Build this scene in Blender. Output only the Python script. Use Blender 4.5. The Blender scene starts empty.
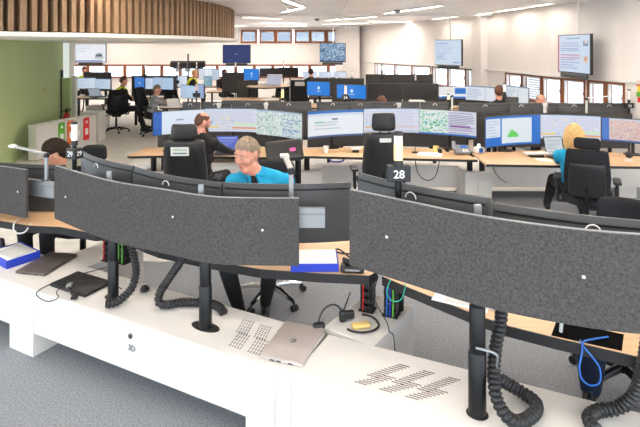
import bpy, bmesh, math, random
import numpy as np
from mathutils import Vector, Matrix, noise

random.seed(7)
PI = math.pi
C = bpy.context.scene.collection
SC = bpy.context.scene

# ------------------------------------------------------------------ camera, world, exposure
F = 510.0
EYE = 2.15
cam_d = bpy.data.cameras.new('camera')
cam = bpy.data.objects.new('camera', cam_d)
C.objects.link(cam)
cam.location = (0, 0, EYE)
cam.rotation_euler = (PI / 2, 0, 0)
cam_d.sensor_fit = 'HORIZONTAL'
cam_d.sensor_width = 36.0
cam_d.lens = 36.0 * F / 640.0
cam_d.shift_y = -(213.5 - 47.0) / 640.0
cam_d.clip_end = 200
SC.camera = cam

w = bpy.data.worlds.new('overcast_sky')
SC.world = w
w.use_nodes = True
bg = w.node_tree.nodes['Background']
bg.inputs[0].default_value = (0.80, 0.905, 1.0, 1)
bg.inputs[1].default_value = 2.0
SC.view_settings.view_transform = 'Standard'
SC.view_settings.look = 'None'
SC.view_settings.gamma = 1.0
SC.view_settings.use_curve_mapping = False
SC.view_settings.exposure = 1.05
LAMP = 46.0          # radiance of the ceiling light strips
CEIL = 2.97

# ------------------------------------------------------------------ colour and material helpers
def lin(c):
    c = c / 255.0
    return c / 12.92 if c <= 0.04045 else ((c + 0.055) / 1.055) ** 2.4

def rgb(r, g, b):
    return (lin(r), lin(g), lin(b), 1.0)

M = {}
def mat(name, c, rough=0.5, metal=0.0, var=0.0, scale=20.0, bump=0.0, stretch=None, emit=0.0, spec=0.5, detail=4.0):
    m = bpy.data.materials.new(name)
    m.use_nodes = True
    nt = m.node_tree
    b = nt.nodes['Principled BSDF']
    col = rgb(*c)
    b.inputs['Base Color'].default_value = col
    b.inputs['Roughness'].default_value = rough
    b.inputs['Metallic'].default_value = metal
    b.inputs['Specular IOR Level'].default_value = spec
    if emit:
        b.inputs['Emission Color'].default_value = col
        b.inputs['Emission Strength'].default_value = emit
    if var or bump:
        tc = nt.nodes.new('ShaderNodeTexCoord')
        mp = nt.nodes.new('ShaderNodeMapping')
        nt.links.new(tc.outputs['Object'], mp.inputs['Vector'])
        if stretch:
            mp.inputs['Scale'].default_value = stretch
        nz = nt.nodes.new('ShaderNodeTexNoise')
        nz.inputs['Scale'].default_value = scale
        nz.inputs['Detail'].default_value = detail
        nt.links.new(mp.outputs[0], nz.inputs['Vector'])
        if var:
            mr = nt.nodes.new('ShaderNodeMapRange')
            mr.inputs[1].default_value = 0.3
            mr.inputs[2].default_value = 0.7
            nt.links.new(nz.outputs[0], mr.inputs[0])
            mx = nt.nodes.new('ShaderNodeMix')
            mx.data_type = 'RGBA'
            mx.inputs[6].default_value = tuple(max(0, x * (1 - var)) for x in col[:3]) + (1,)
            mx.inputs[7].default_value = tuple(min(1, x * (1 + var)) for x in col[:3]) + (1,)
            nt.links.new(mr.outputs[0], mx.inputs[0])
            nt.links.new(mx.outputs[2], b.inputs['Base Color'])
        if bump:
            bp = nt.nodes.new('ShaderNodeBump')
            bp.inputs['Strength'].default_value = bump
            bp.inputs['Distance'].default_value = 0.01
            nt.links.new(nz.outputs[0], bp.inputs['Height'])
            nt.links.new(bp.outputs[0], b.inputs['Normal'])
    M[name] = m
    return m

mat('felt', (80, 78, 77), 1.0, var=0.33, scale=100, bump=0.35, spec=0.05, detail=6)
mat('white_laminate', (224, 221, 217), 0.35, var=0.02, scale=3)
mat('white_paint', (238, 236, 232), 0.7, var=0.02, scale=2)
mat('wall_paint', (228, 223, 219), 0.8, var=0.02, scale=1)
mat('green_paint', (190, 208, 150), 0.75, var=0.05, scale=0.6)
mat('ceiling_metal', (246, 246, 246), 0.4, var=0.02, scale=2)
mat('carpet', (142, 146, 152), 1.0, var=0.35, scale=90, bump=0.6, spec=0.1, detail=8)
mat('pale_carpet', (226, 222, 217), 0.9, var=0.08, scale=6, bump=0.2, spec=0.2)  # carpet whitened to carry the strong light on the far floor
mat('birch', (214, 176, 136), 0.4, var=0.12, scale=5, stretch=(1.0, 12.0, 6.0))
mat('slat_wood', (148, 118, 88), 0.6, var=0.22, scale=6, stretch=(8, 8, 1))
mat('dark_wood', (88, 62, 40), 0.7, var=0.2, scale=4)
mat('window_wood', (132, 76, 44), 0.5, var=0.15, scale=8)
mat('black_plastic', (30, 30, 32), 0.42, var=0.1, scale=30)
mat('monitor_back', (62, 63, 65), 0.45, var=0.05, scale=12)
mat('monitor_strip', (22, 22, 24), 0.5)
mat('black_fabric', (38, 39, 42), 0.9, var=0.3, scale=160, bump=0.3, spec=0.2)
mat('black_leather', (34, 34, 36), 0.45, var=0.15, scale=60, bump=0.15)
mat('navy_fabric', (28, 40, 72), 0.9, var=0.25, scale=120, bump=0.2, spec=0.2)
mat('black_metal', (22, 22, 24), 0.35, metal=0.3)
mat('aluminium', (168, 170, 172), 0.5, metal=0.85, var=0.04, scale=30, stretch=(1, 30, 30))
mat('chrome', (215, 215, 216), 0.15, metal=1.0)
mat('grey_plastic', (130, 132, 135), 0.5)
mat('light_plastic', (214, 214, 212), 0.5)
mat('paper', (246, 246, 246), 0.8)
mat('blue_card', (34, 62, 186), 0.5, var=0.05, scale=9)
mat('blue_cable', (38, 106, 190), 0.5)
mat('teal_cable', (30, 170, 140), 0.5)
mat('red_plastic', (206, 40, 40), 0.4)
mat('orange_card', (240, 120, 50), 0.6)
mat('green_card', (104, 186, 62), 0.6)
mat('red_card', (224, 42, 52), 0.6)
mat('yellow_card', (238, 208, 60), 0.6)
mat('hi_vis', (222, 236, 50), 0.7, var=0.1, scale=20)
mat('green_plastic', (20, 176, 76), 0.5)
mat('pink_card', (226, 80, 150), 0.6)
mat('yellow_foam', (236, 206, 128), 0.8)
mat('laptop_silver', (206, 197, 192), 0.45, metal=0.5, var=0.03, scale=20)
mat('laptop_dark', (110, 102, 98), 0.4, metal=0.5, var=0.05, scale=20)
mat('laptop_black', (40, 38, 38), 0.5, var=0.1, scale=30)
mat('slot_black', (74, 56, 58), 0.8)
mat('outline_white', (230, 230, 230), 0.5)
mat('lamp_white', (255, 245, 235), 0.5, emit=LAMP)
mat('lamp_soft', (255, 241, 226), 0.5, emit=LAMP * 0.42)
mat('lamp_dim', (255, 242, 228), 0.5, emit=LAMP * 0.4)
mat('void_black', (9, 9, 9), 0.95, spec=0.05)
mat('lens_yellow', (255, 226, 130), 0.3, emit=0.8)
mat('lens_white', (214, 210, 204), 0.3, emit=0.1)
mat('lens_pink', (236, 190, 180), 0.3, emit=0.2)
mat('glass_body', (226, 232, 236), 0.08)
mat('skin', (212, 156, 130), 0.55, var=0.06, scale=14, bump=0.05)
mat('skin_rosy', (216, 154, 132), 0.55, var=0.08, scale=14, bump=0.05)
mat('lip', (190, 104, 96), 0.5)
mat('eye_white', (190, 180, 172), 0.3)
mat('iris', (70, 84, 100), 0.3)
mat('hair_grey', (140, 122, 102), 0.8, var=0.3, scale=80, bump=0.5, stretch=(1, 1, .3))
mat('hair_dark', (44, 34, 28), 0.95, spec=0.15, var=0.35, scale=80, bump=0.5, stretch=(1, 1, .3))
mat('hair_brown', (92, 58, 42), 0.7, var=0.3, scale=80, bump=0.5, stretch=(1, 1, .3))
mat('hair_blonde', (216, 174, 112), 0.6, var=0.25, scale=70, bump=0.5, stretch=(1, 1, .2))
mat('shirt_cyan', (22, 160, 206), 0.85, var=0.06, scale=20, bump=0.1)
mat('shirt_black', (30, 30, 32), 0.9, var=0.15, scale=30, bump=0.1)
mat('shirt_charcoal', (58, 58, 64), 0.9, var=0.1, scale=30)
mat('shirt_grey', (168, 168, 172), 0.9, var=0.05, scale=30)
mat('trousers_black', (28, 28, 31), 0.9, var=0.2, scale=30, bump=0.2)
mat('trousers_navy', (30, 42, 70), 0.9, var=0.25, scale=60, bump=0.2)
mat('shoe_black', (20, 19, 19), 0.4)

def glass_mat(name, tint, amount):
    m = bpy.data.materials.new(name)
    m.use_nodes = True
    nt = m.node_tree
    nt.nodes.clear()
    o = nt.nodes.new('ShaderNodeOutputMaterial')
    mx = nt.nodes.new('ShaderNodeMixShader')
    t = nt.nodes.new('ShaderNodeBsdfTransparent')
    t.inputs[0].default_value = rgb(*tint)
    g = nt.nodes.new('ShaderNodeBsdfGlossy')
    g.inputs['Roughness'].default_value = 0.03
    mx.inputs[0].default_value = amount
    nt.links.new(t.outputs[0], mx.inputs[1])
    nt.links.new(g.outputs[0], mx.inputs[2])
    nt.links.new(mx.outputs[0], o.inputs[0])
    M[name] = m
glass_mat('clear_glass', (250, 252, 255), 0.05)
glass_mat('pale_blue_glass', (174, 178, 184), 0.06)

def screen_mat(name, strength):
    m = bpy.data.materials.new(name)
    m.use_nodes = True
    nt = m.node_tree
    b = nt.nodes['Principled BSDF']
    b.inputs['Base Color'].default_value = (0.01, 0.01, 0.012, 1)
    b.inputs['Roughness'].default_value = 0.35
    a = nt.nodes.new('ShaderNodeAttribute')
    a.attribute_name = 'picture'
    nt.links.new(a.outputs['Color'], b.inputs['Emission Color'])
    b.inputs['Emission Strength'].default_value = strength
    M[name] = m
screen_mat('screen_picture', 0.45)

def print_mat(name):
    m = bpy.data.materials.new(name)
    m.use_nodes = True
    nt = m.node_tree
    b = nt.nodes['Principled BSDF']
    b.inputs['Roughness'].default_value = 0.7
    a = nt.nodes.new('ShaderNodeAttribute')
    a.attribute_name = 'picture'
    nt.links.new(a.outputs['Color'], b.inputs['Base Color'])
    M[name] = m
print_mat('printed_paper')

# ------------------------------------------------------------------ mesh builder
class MB:
    def __init__(s):
        s.bm = bmesh.new()

    def box(s, c, size, rz=0.0, bevel=0.0, seg=1, rot=None):
        m = Matrix.Translation(c) @ (rot if rot else Matrix.Rotation(rz, 4, 'Z')) @ Matrix.Diagonal((*size, 1))
        r = bmesh.ops.create_cube(s.bm, size=1, matrix=m)
        if bevel:
            es = list({e for v in r['verts'] for e in v.link_edges})
            bmesh.ops.bevel(s.bm, geom=es, offset=bevel, segments=seg, affect='EDGES', profile=0.5)
        return s

    def prism(s, poly, z0, z1, bevel=0.0):
        a = [s.bm.verts.new((x, y, z0)) for x, y in poly]
        b = [s.bm.verts.new((x, y, z1)) for x, y in poly]
        n = len(poly)
        fs = [s.bm.faces.new(a[::-1]), s.bm.faces.new(b)]
        for i in range(n):
            fs.append(s.bm.faces.new((a[i], a[(i + 1) % n], b[(i + 1) % n], b[i])))
        bmesh.ops.recalc_face_normals(s.bm, faces=fs)
        if bevel:
            es = list({e for f in fs[:2] for e in f.edges})
            bmesh.ops.bevel(s.bm, geom=es, offset=bevel, segments=1, affect='EDGES', profile=0.5)
        return s

    def tube(s, pts, r, n=8, closed=False):
        pts = [Vector(p) for p in pts]
        k = len(pts)
        rs = r if isinstance(r, (list, tuple)) else [r] * k
        up = None
        rings = []
        for i, p in enumerate(pts):
            if closed:
                t = (pts[(i + 1) % k] - pts[i - 1])
            else:
                t = (pts[min(i + 1, k - 1)] - pts[max(i - 1, 0)])
            if t.length < 1e-9:
                t = Vector((0, 0, 1))
            t.normalize()
            if up is None:
                up = Vector((0, 0, 1)) if abs(t.z) < 0.9 else Vector((1, 0, 0))
            x = up - t * up.dot(t)
            if x.length < 1e-6:
                x = t.orthogonal()
            x.normalize()
            up = x
            y = t.cross(x)
            rings.append([s.bm.verts.new(p + (x * math.cos(2 * PI * j / n) + y * math.sin(2 * PI * j / n)) * rs[i]) for j in range(n)])
        m = k if closed else k - 1
        for i in range(m):
            a, b = rings[i], rings[(i + 1) % k]
            for j in range(n):
                s.bm.faces.new((a[j], a[(j + 1) % n], b[(j + 1) % n], b[j]))
        if not closed:
            s.bm.faces.new(rings[0][::-1])
            s.bm.faces.new(rings[-1])
        return s

    def capsule(s, p0, p1, r0, r1, n=12):
        p0, p1 = Vector(p0), Vector(p1)
        d = p1 - p0
        L = d.length
        t = d.normalized() if L > 1e-6 else Vector((0, 0, 1))
        pts, rs = [], []
        for a in (80, 60, 40, 20):
            pts.append(p0 - t * r0 * math.sin(math.radians(a)))
            rs.append(r0 * math.cos(math.radians(a)))
        for i in range(4):
            pts.append(p0 + d * (i / 3.0) if L > 1e-6 else p0 + t * 1e-4 * i)
            rs.append(r0 + (r1 - r0) * i / 3.0)
        for a in (20, 40, 60, 80):
            pts.append(p1 + t * (r1 * math.sin(math.radians(a)) + (0 if L > 1e-6 else 4e-4)))
            rs.append(r1 * math.cos(math.radians(a)))
        return s.tube(pts, rs, n)

    def ball(s, c, radii, rot=None, u=16, v=12):
        m = Matrix.Translation(c) @ (rot if rot else Matrix.Identity(4)) @ Matrix.Diagonal((*radii, 1))
        bmesh.ops.create_uvsphere(s.bm, u_segments=u, v_segments=v, radius=1, matrix=m)
        return s

    def lathe(s, prof, c=(0, 0, 0), n=16, rot=None):
        R = Matrix.Translation(c) @ (rot if rot else Matrix.Identity(4))
        rings = []
        for r, z in prof:
            rings.append([s.bm.verts.new(R @ Vector((r * math.cos(2 * PI * j / n), r * math.sin(2 * PI * j / n), z))) for j in range(n)])
        for a, b in zip(rings[:-1], rings[1:]):
            for j in range(n):
                s.bm.faces.new((a[j], a[(j + 1) % n], b[(j + 1) % n], b[j]))
        s.bm.faces.new(rings[0][::-1])
        s.bm.faces.new(rings[-1])
        return s

    def rbox(s, c, size, r, cuts=5, fn=None, rot=None):
        b = bmesh.new()
        bmesh.ops.create_cube(b, size=1)
        bmesh.ops.subdivide_edges(b, edges=b.edges[:], cuts=cuts, use_grid_fill=True)
        h = [x / 2 for x in size]
        R = Matrix.Translation(c) @ (rot if rot else Matrix.Identity(4))
        for v in b.verts:
            p = [v.co[i] * size[i] for i in range(3)]
            # concentrate the rings towards the rim so that it rounds
            p = [math.copysign(h[i] * (1 - (1 - min(1, abs(p[i]) / h[i])) ** 1.6), p[i]) for i in range(3)]
            q = [max(-(h[i] - r), min(h[i] - r, p[i])) for i in range(3)]
            d = Vector([p[i] - q[i] for i in range(3)])
            o = Vector(q) + (d.normalized() * r if d.length > 1e-9 else d)
            if d.length > 1e-9:
                # keep faces flat: push out to the shell only as far as the box allows
                o = Vector([max(-h[i], min(h[i], o[i])) for i in range(3)])
            if fn:
                o = Vector(fn(o.x, o.y, o.z))
            v.co = R @ o
        off = len(s.bm.verts)
        vs = [s.bm.verts.new(v.co) for v in b.verts]
        b.verts.index_update()
        for f in b.faces:
            s.bm.faces.new([vs[v.index] for v in f.verts])
        b.free()
        return s

    def ribbon(s, line, z0, z1, th):
        """upright slab following a plan line"""
        n = len(line)
        nr = []
        for i in range(n):
            a, b = line[max(0, i - 1)], line[min(n - 1, i + 1)]
            d = Vector((b[0] - a[0], b[1] - a[1])).normalized()
            nr.append((-d.y * th / 2, d.x * th / 2))
        rows = []
        for (x, y), (ox, oy) in zip(line, nr):
            rows.append([s.bm.verts.new(q) for q in ((x - ox, y - oy, z0), (x - ox, y - oy, z1), (x + ox, y + oy, z1), (x + ox, y + oy, z0))])
        fs = []
        for a, b in zip(rows[:-1], rows[1:]):
            for j in range(4):
                fs.append(s.bm.faces.new((a[j], b[j], b[(j + 1) % 4], a[(j + 1) % 4])))
        fs += [s.bm.faces.new(rows[0]), s.bm.faces.new(rows[-1][::-1])]
        bmesh.ops.recalc_face_normals(s.bm, faces=fs)
        return s

    def build(s, name, m, parent=None, smooth=40, loc=None, rz=0.0):
        me = bpy.data.meshes.new(name)
        bmesh.ops.recalc_face_normals(s.bm, faces=s.bm.faces[:])
        s.bm.to_mesh(me)
        s.bm.free()
        me.materials.append(M[m] if isinstance(m, str) else m)
        if smooth:
            me.shade_smooth()
            me.set_sharp_from_angle(angle=math.radians(smooth))
        o = bpy.data.objects.new(name, me)
        C.objects.link(o)
        if parent:
            o.parent = parent
        if loc:
            o.location = loc
        o.rotation_euler.z = rz
        return o

def tag(o, label=None, cat=None, group=None, kind=None):
    if label: o['label'] = label
    if cat: o['category'] = cat
    if group: o['group'] = group
    if kind: o['kind'] = kind
    return o

def thing(name, label, cat, loc=(0, 0, 0), rz=0.0, group=None):
    o = bpy.data.objects.new(name, None)
    o.empty_display_size = 0.1
    C.objects.link(o)
    o.location = loc
    o.rotation_euler = (0, 0, rz)
    return tag(o, label, cat, group)

def dup(root, loc, rz, label, group=None):
    r = root.copy()
    C.objects.link(r)
    r.location = loc
    r.rotation_euler = (0, 0, rz)
    r['label'] = label
    if group:
        r['group'] = group
    for ch in list(root.children):
        c = ch.copy()
        C.objects.link(c)
        c.parent = r
        for g in ch.children:
            d = g.copy()
            C.objects.link(d)
            d.parent = c
    return r

def px(p, depth):
    """lateral position of a sight line at a given depth in the room"""
    return (p - 320.0) / F * depth

def smooth_line(pts, n=6):
    out = []
    P = [Vector(p) for p in pts]
    for i in range(len(P) - 1):
        p0, p1, p2, p3 = P[max(0, i - 1)], P[i], P[i + 1], P[min(len(P) - 1, i + 2)]
        for k in range(n):
            t = k / n
            out.append(0.5 * (2 * p1 + (p2 - p0) * t + (2 * p0 - 5 * p1 + 4 * p2 - p3) * t * t + (3 * p1 - p0 - 3 * p2 + p3) * t ** 3))
    out.append(P[-1])
    return [tuple(p) for p in out]

def text_mesh(name, body, size, m, parent, loc, rot, depth=0.0008):
    cu = bpy.data.curves.new(name, 'FONT')
    cu.body = body
    cu.size = size
    cu.extrude = depth
    cu.offset = size * 0.012
    cu.align_x = 'CENTER'
    cu.align_y = 'CENTER'
    t = bpy.data.objects.new(name + '_source', cu)
    C.objects.link(t)
    bpy.context.view_layer.update()
    dg = bpy.context.evaluated_depsgraph_get()
    me = bpy.data.meshes.new_from_object(t.evaluated_get(dg))
    bpy.data.objects.remove(t)
    me.name = name
    me.materials.clear()
    me.materials.append(M[m])
    o = bpy.data.objects.new(name, me)
    C.objects.link(o)
    o.parent = parent
    o.location = loc
    o.rotation_euler = rot
    return o

# ------------------------------------------------------------------ pictures for screens and prints
class Pic:
    def __init__(s, w, h, base):
        s.w, s.h = w, h
        s.a = np.zeros((h, w, 3))
        s.a[:] = np.array(base) / 255.0
        s.rnd = random.Random(w * 31 + h)

    def rect(s, u0, v0, u1, v1, c):
        x0, x1 = int(round(u0 * s.w)), max(int(round(u0 * s.w)) + 1, int(round(u1 * s.w)))
        y0, y1 = int(round(v0 * s.h)), max(int(round(v0 * s.h)) + 1, int(round(v1 * s.h)))
        s.a[y0:y1, x0:x1] = np.array(c) / 255.0
        return s

    def rows(s, u0, v0, u1, v1, step, c, fill=0.7, seed=1):
        r = random.Random(seed)
        v = v0
        while v < v1:
            e = u0 + (u1 - u0) * (fill + (1 - fill) * r.random())
            s.rect(u0, v, e, v + 0.001, c)
            v += step
        return s

    def cols(s, u0, v0, u1, v1, step, c):
        u = u0
        while u < u1:
            s.rect(u, v0, u + 0.001, v1, c)
            u += step
        return s

    def speck(s, u0, v0, u1, v1, n, cols, seed=1, size=1):
        r = random.Random(seed)
        for _ in range(n):
            x, y = int((u0 + (u1 - u0) * r.random()) * s.w), int((v0 + (v1 - v0) * r.random()) * s.h)
            s.a[y:y + r.randint(1, size), x:x + r.randint(1, size)] = np.array(r.choice(cols)) / 255.0
        return s

def pic_blue_page():
    p = Pic(72, 30, (222, 232, 246)).rect(0, 0, .17, 1, (14, 92, 186))
    p.rect(.45, .38, .58, .44, (150, 160, 175)).rect(.2, .86, .95, .9, (206, 214, 226)).speck(.02, .06, .12, .7, 12, [(120, 170, 220)], 3)
    return p
def pic_sheet(seed=1, band=True):
    p = Pic(72, 30, (222, 226, 240))
    p.rect(0, 0, 1, .05, (196, 214, 240))
    p.rows(.02, .1, .98, .97, .066, (198, 202, 222), .9, seed).cols(.06, .08, .98, .97, .09, (206, 210, 228))
    p.speck(.05, .15, .6, .75, 40, [(176, 196, 226), (200, 206, 226), (236, 224, 180)], seed, 3)
    if band:
        p.rect(.0, .76, .26, .82, (238, 214, 110)).rect(.55, .62, .97, .74, (206, 232, 190)).rect(.52, .8, 1, .87, (230, 160, 90))
    return p
def pic_map(seed=2):
    p = Pic(72, 30, (206, 220, 216)).rect(0, 0, 1, .06, (170, 190, 210))
    p.speck(0, .06, .7, 1, 420, [(150, 186, 172), (226, 232, 228), (120, 170, 150), (236, 240, 238), (176, 196, 200)], seed, 2)
    p.rows(.55, .3, .98, .95, .09, (110, 150, 200), .5, seed).speck(.5, .1, 1, .95, 90, [(226, 232, 238), (96, 150, 160)], 5, 2)
    return p
def pic_forms():
    p = Pic(72, 30, (234, 238, 244)).rect(0, 0, 1, .1, (30, 110, 190)).rect(0, .1, 1, .2, (206, 216, 232))
    p.rows(.12, .42, .75, .8, .13, (170, 186, 196), .6, 4).rect(.12, .4, .3, .46, (150, 200, 170)).rect(.45, .3, .55, .36, (120, 130, 150))
    p.rect(0, .93, 1, 1, (60, 90, 150))
    return p
def pic_sheet_orange():
    p = pic_sheet(8, False)
    return p.rect(.03, .74, .5, .8, (232, 178, 120)).rect(.0, .9, 1, .96, (190, 200, 220)).rect(.5, .72, .98, .78, (236, 190, 150))
def pic_mapgreen():
    p = Pic(72, 30, (226, 234, 230))
    p.speck(0, .06, .5, .95, 260, [(120, 200, 140), (60, 170, 100), (236, 240, 238), (90, 190, 190)], 4, 2)
    p.rect(.5, 0, 1, 1, (214, 216, 230)).rows(.52, .08, .98, .95, .07, (150, 150, 176), .7, 5).rect(.54, .6, .9, .68, (150, 90, 160))
    return p.rect(0, .92, 1, 1, (30, 110, 200))
def pic_bluegreen():
    p = Pic(72, 30, (16, 112, 208)).rect(.02, .06, .3, .7, (222, 232, 244)).rows(.04, .14, .28, .66, .1, (180, 196, 216), .6, 2)
    p.rect(.33, .05, .86, .93, (226, 236, 242)).rect(.33, .05, .86, .11, (190, 210, 230))
    for i, hgt in enumerate((.08, .12, .22, .26, .18, .2, .14, .1)):
        p.rect(.44 + i * .025, .72 - hgt, .465 + i * .025, .72, (104, 216, 96))
    return p
def pic_mappink():
    p = Pic(72, 30, (224, 196, 190)).rect(0, 0, .12, 1, (70, 120, 200)).rect(.12, 0, 1, .06, (206, 214, 228))
    p.speck(.12, .08, .8, .95, 280, [(232, 170, 160), (214, 200, 170), (190, 150, 170), (170, 190, 180), (236, 214, 200)], 9, 2)
    return p.rect(.8, .06, 1, .95, (222, 228, 238)).rows(.82, .12, .98, .9, .08, (160, 170, 190), .6, 3).rect(0, .94, 1, 1, (40, 90, 170))
def pic_crest(w=44, h=22):
    p = Pic(w, h, (20, 126, 224))
    p.rect(.47, .30, .53, .36, (240, 246, 252)).rect(.45, .38, .55, .52, (240, 246, 252)).rect(.47, .52, .53, .58, (240, 246, 252))
    return p.rect(.42, .66, .58, .70, (210, 228, 246))
def pic_page(seed=3, base=(214, 226, 240)):
    p = Pic(40, 18, base).rect(0, 0, 1, .07, (150, 180, 216))
    p.rows(.05, .18, .6, .92, .11, (176, 194, 214), .6, seed)
    return p.cols(.62, .1, .64, .95, .3, (170, 188, 210))
def pic_blue_white():
    return Pic(40, 18, (232, 236, 240)).rect(.6, .1, 1, .6, (24, 116, 206)).rect(0, .85, 1, 1, (30, 110, 200)).rect(.3, .2, .5, .4, (240, 220, 190))
def pic_tablet():
    return Pic(30, 22, (60, 84, 190)).rect(.05, .08, .95, .16, (150, 170, 230)).rows(.08, .25, .9, .9, .12, (120, 140, 220), .5, 6)
def pic_tv_left():
    p = Pic(56, 32, (238, 242, 250)).rect(0, .9, .9, .96, (60, 90, 180)).rows(.06, .12, .5, .5, .1, (196, 206, 222), .6, 2)
    return p.rect(.66, .58, .9, .68, (70, 90, 110)).rect(.7, .5, .88, .6, (150, 160, 170)).rect(.64, .68, .92, .8, (196, 200, 204))
def pic_tv_navy():
    return Pic(56, 32, (38, 58, 112)).rect(.46, .5, .54, .54, (220, 226, 236)).rect(.2, .86, .28, .92, (120, 110, 190))
def pic_tv_photo():
    p = Pic(56, 32, (120, 160, 196)).speck(0, 0, 1, 1, 520, [(70, 110, 150), (160, 190, 214), (200, 214, 224), (90, 130, 170), (60, 80, 110)], 4, 3)
    return p.rect(0, .94, 1, 1, (40, 60, 110))
def pic_tv_text():
    p = Pic(56, 36, (206, 222, 240)).rows(.06, .1, .5, .14, .1, (80, 120, 190), .8, 2).rows(.06, .22, .85, .5, .09, (170, 190, 218), .5, 3)
    p.rows(.06, .58, .55, .8, .09, (120, 150, 200), .5, 7).rect(.7, .88, .96, .93, (70, 100, 190))
    return p
def pic_tv_red():
    p = Pic(48, 40, (202, 218, 238)).rect(0, 0, .05, 1, (196, 60, 80)).rect(.3, .07, .7, .11, (60, 150, 160))
    p.rows(.1, .2, .76, .46, .07, (150, 160, 196), .8, 3).rows(.1, .52, .76, .6, .07, (206, 110, 120), .8, 5).rows(.1, .64, .7, .9, .08, (150, 160, 196), .7, 8)
    return p.rect(.82, .14, .95, .3, (110, 140, 160)).rect(.86, .16, .93, .22, (226, 206, 190)).rect(.82, .55, .95, .74, (214, 206, 196)).rect(.85, .58, .92, .68, (200, 120, 80))
def pic_card():
    return Pic(28, 14, (236, 240, 236)).rows(.1, .2, .9, .5, .18, (160, 190, 170), .7, 2).rect(.1, .62, .9, .82, (90, 130, 110))

def picture(name, pic, parent, pos, m='screen_picture'):
    """a grid of small faces; pos(u, v) gives the point at u right, v down"""
    w, h = pic.w, pic.h
    vs = [pos(i / w, j / h) for j in range(h + 1) for i in range(w + 1)]
    fs = [((j + 1) * (w + 1) + i, (j + 1) * (w + 1) + i + 1, j * (w + 1) + i + 1, j * (w + 1) + i) for j in range(h) for i in range(w)]
    me = bpy.data.meshes.new(name)
    me.from_pydata(vs, [], fs)
    at = me.color_attributes.new('picture', 'FLOAT_COLOR', 'CORNER')
    a = pic.a.reshape(-1, 3)
    l = np.where(a <= 0.04045, a / 12.92, ((a + 0.055) / 1.055) ** 2.4)
    cols = np.ones((w * h, 4, 4))
    cols[:, :, :3] = l[:, None, :]
    at.data.foreach_set('color', cols.reshape(-1).astype(np.float32))
    me.materials.append(M[m])
    me.shade_smooth()
    o = bpy.data.objects.new(name, me)
    C.objects.link(o)
    o.parent = parent
    return o

def struct(o, kind='structure'):
    o['kind'] = kind
    return o

# ------------------------------------------------------------------ the room
WALL = [(1.05, 20.9), (3.4, 15.4), (4.13, 13.2), (4.53, 10.05), (4.95, 8.4), (5.45, 5.6), (5.7, 2.0)]   # right wall, plan line
SILL, HEAD = 1.0, 1.57

b = MB(); b.prism([(x + .1, y) for x, y in WALL[:-1]] + [(5.7, -4), (-11, -4), (-11, 21.1), (1.1, 21.1)], -0.2, 0.0)
struct(b.build('floor', 'carpet', smooth=0))
# pale slab: strong light on the farther floor put into the carpet colour
bright_edge = smooth_line([(-9.9, 4.9), (-3.4, 5.35), (-1.6, 5.1), (-0.9, 5.5), (-0.5, 6.6), (0.9, 7.55), (2.6, 7.6), (4.6, 7.6)], 5)
b = MB(); b.prism(bright_edge + [(4.6, 8.0), (4.0, 12.5), (0.8, 20.8), (-10.4, 20.8), (-10.4, 4.9)], 0.0, 0.006)
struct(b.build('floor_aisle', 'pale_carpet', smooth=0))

# ceiling: a slab with metal panels hung under it
b = MB(); b.box((-1, 9.4, CEIL + 0.11), (22, 25, 0.16), bevel=0.005)
ceil = struct(b.build('ceiling', 'white_paint', smooth=0))
panel = None
for i in range(9):
    for j in range(11):
        x, y = -4.9 + i * 1.2, 8.4 + j * 1.2
        if (x + 8.43) ** 2 + (y - 10.62) ** 2 < 6.0 ** 2:
            continue
        if x > 5.4:
            continue
        if panel is None:
            b = MB(); b.box((0, 0, 0), (1.188, 1.188, 0.03), bevel=0.006)
            panel = b.build('ceiling_panel', 'ceiling_metal', ceil, smooth=0)
            o = panel
        else:
            o = panel.copy(); C.objects.link(o)
        o.location = (x, y, CEIL + 0.015)
b = MB(); b.box((1.4, 12.5, CEIL - 0.03), (8.6, 0.1, 0.06), bevel=0.008)
struct(b.build('trim_1', 'white_paint', smooth=0))

# rear wall with two ribbons of windows
YB = 21.0
back = MB()
back.box((-4.7, YB + .13, .435), (11.6, .26, .87))
back.box((-4.7, YB + .13, 1.87), (11.6, .26, .88))
back.box((-4.7, YB + .13, 2.93), (11.6, .26, .16))
back.box((-9.7, YB + .13, 2.58), (1.7, .26, .54)); back.box((-4.1, YB + .13, 2.58), (1.62, .26, .54))
struct(back.build('wall_back', 'wall_paint', smooth=0))

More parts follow.
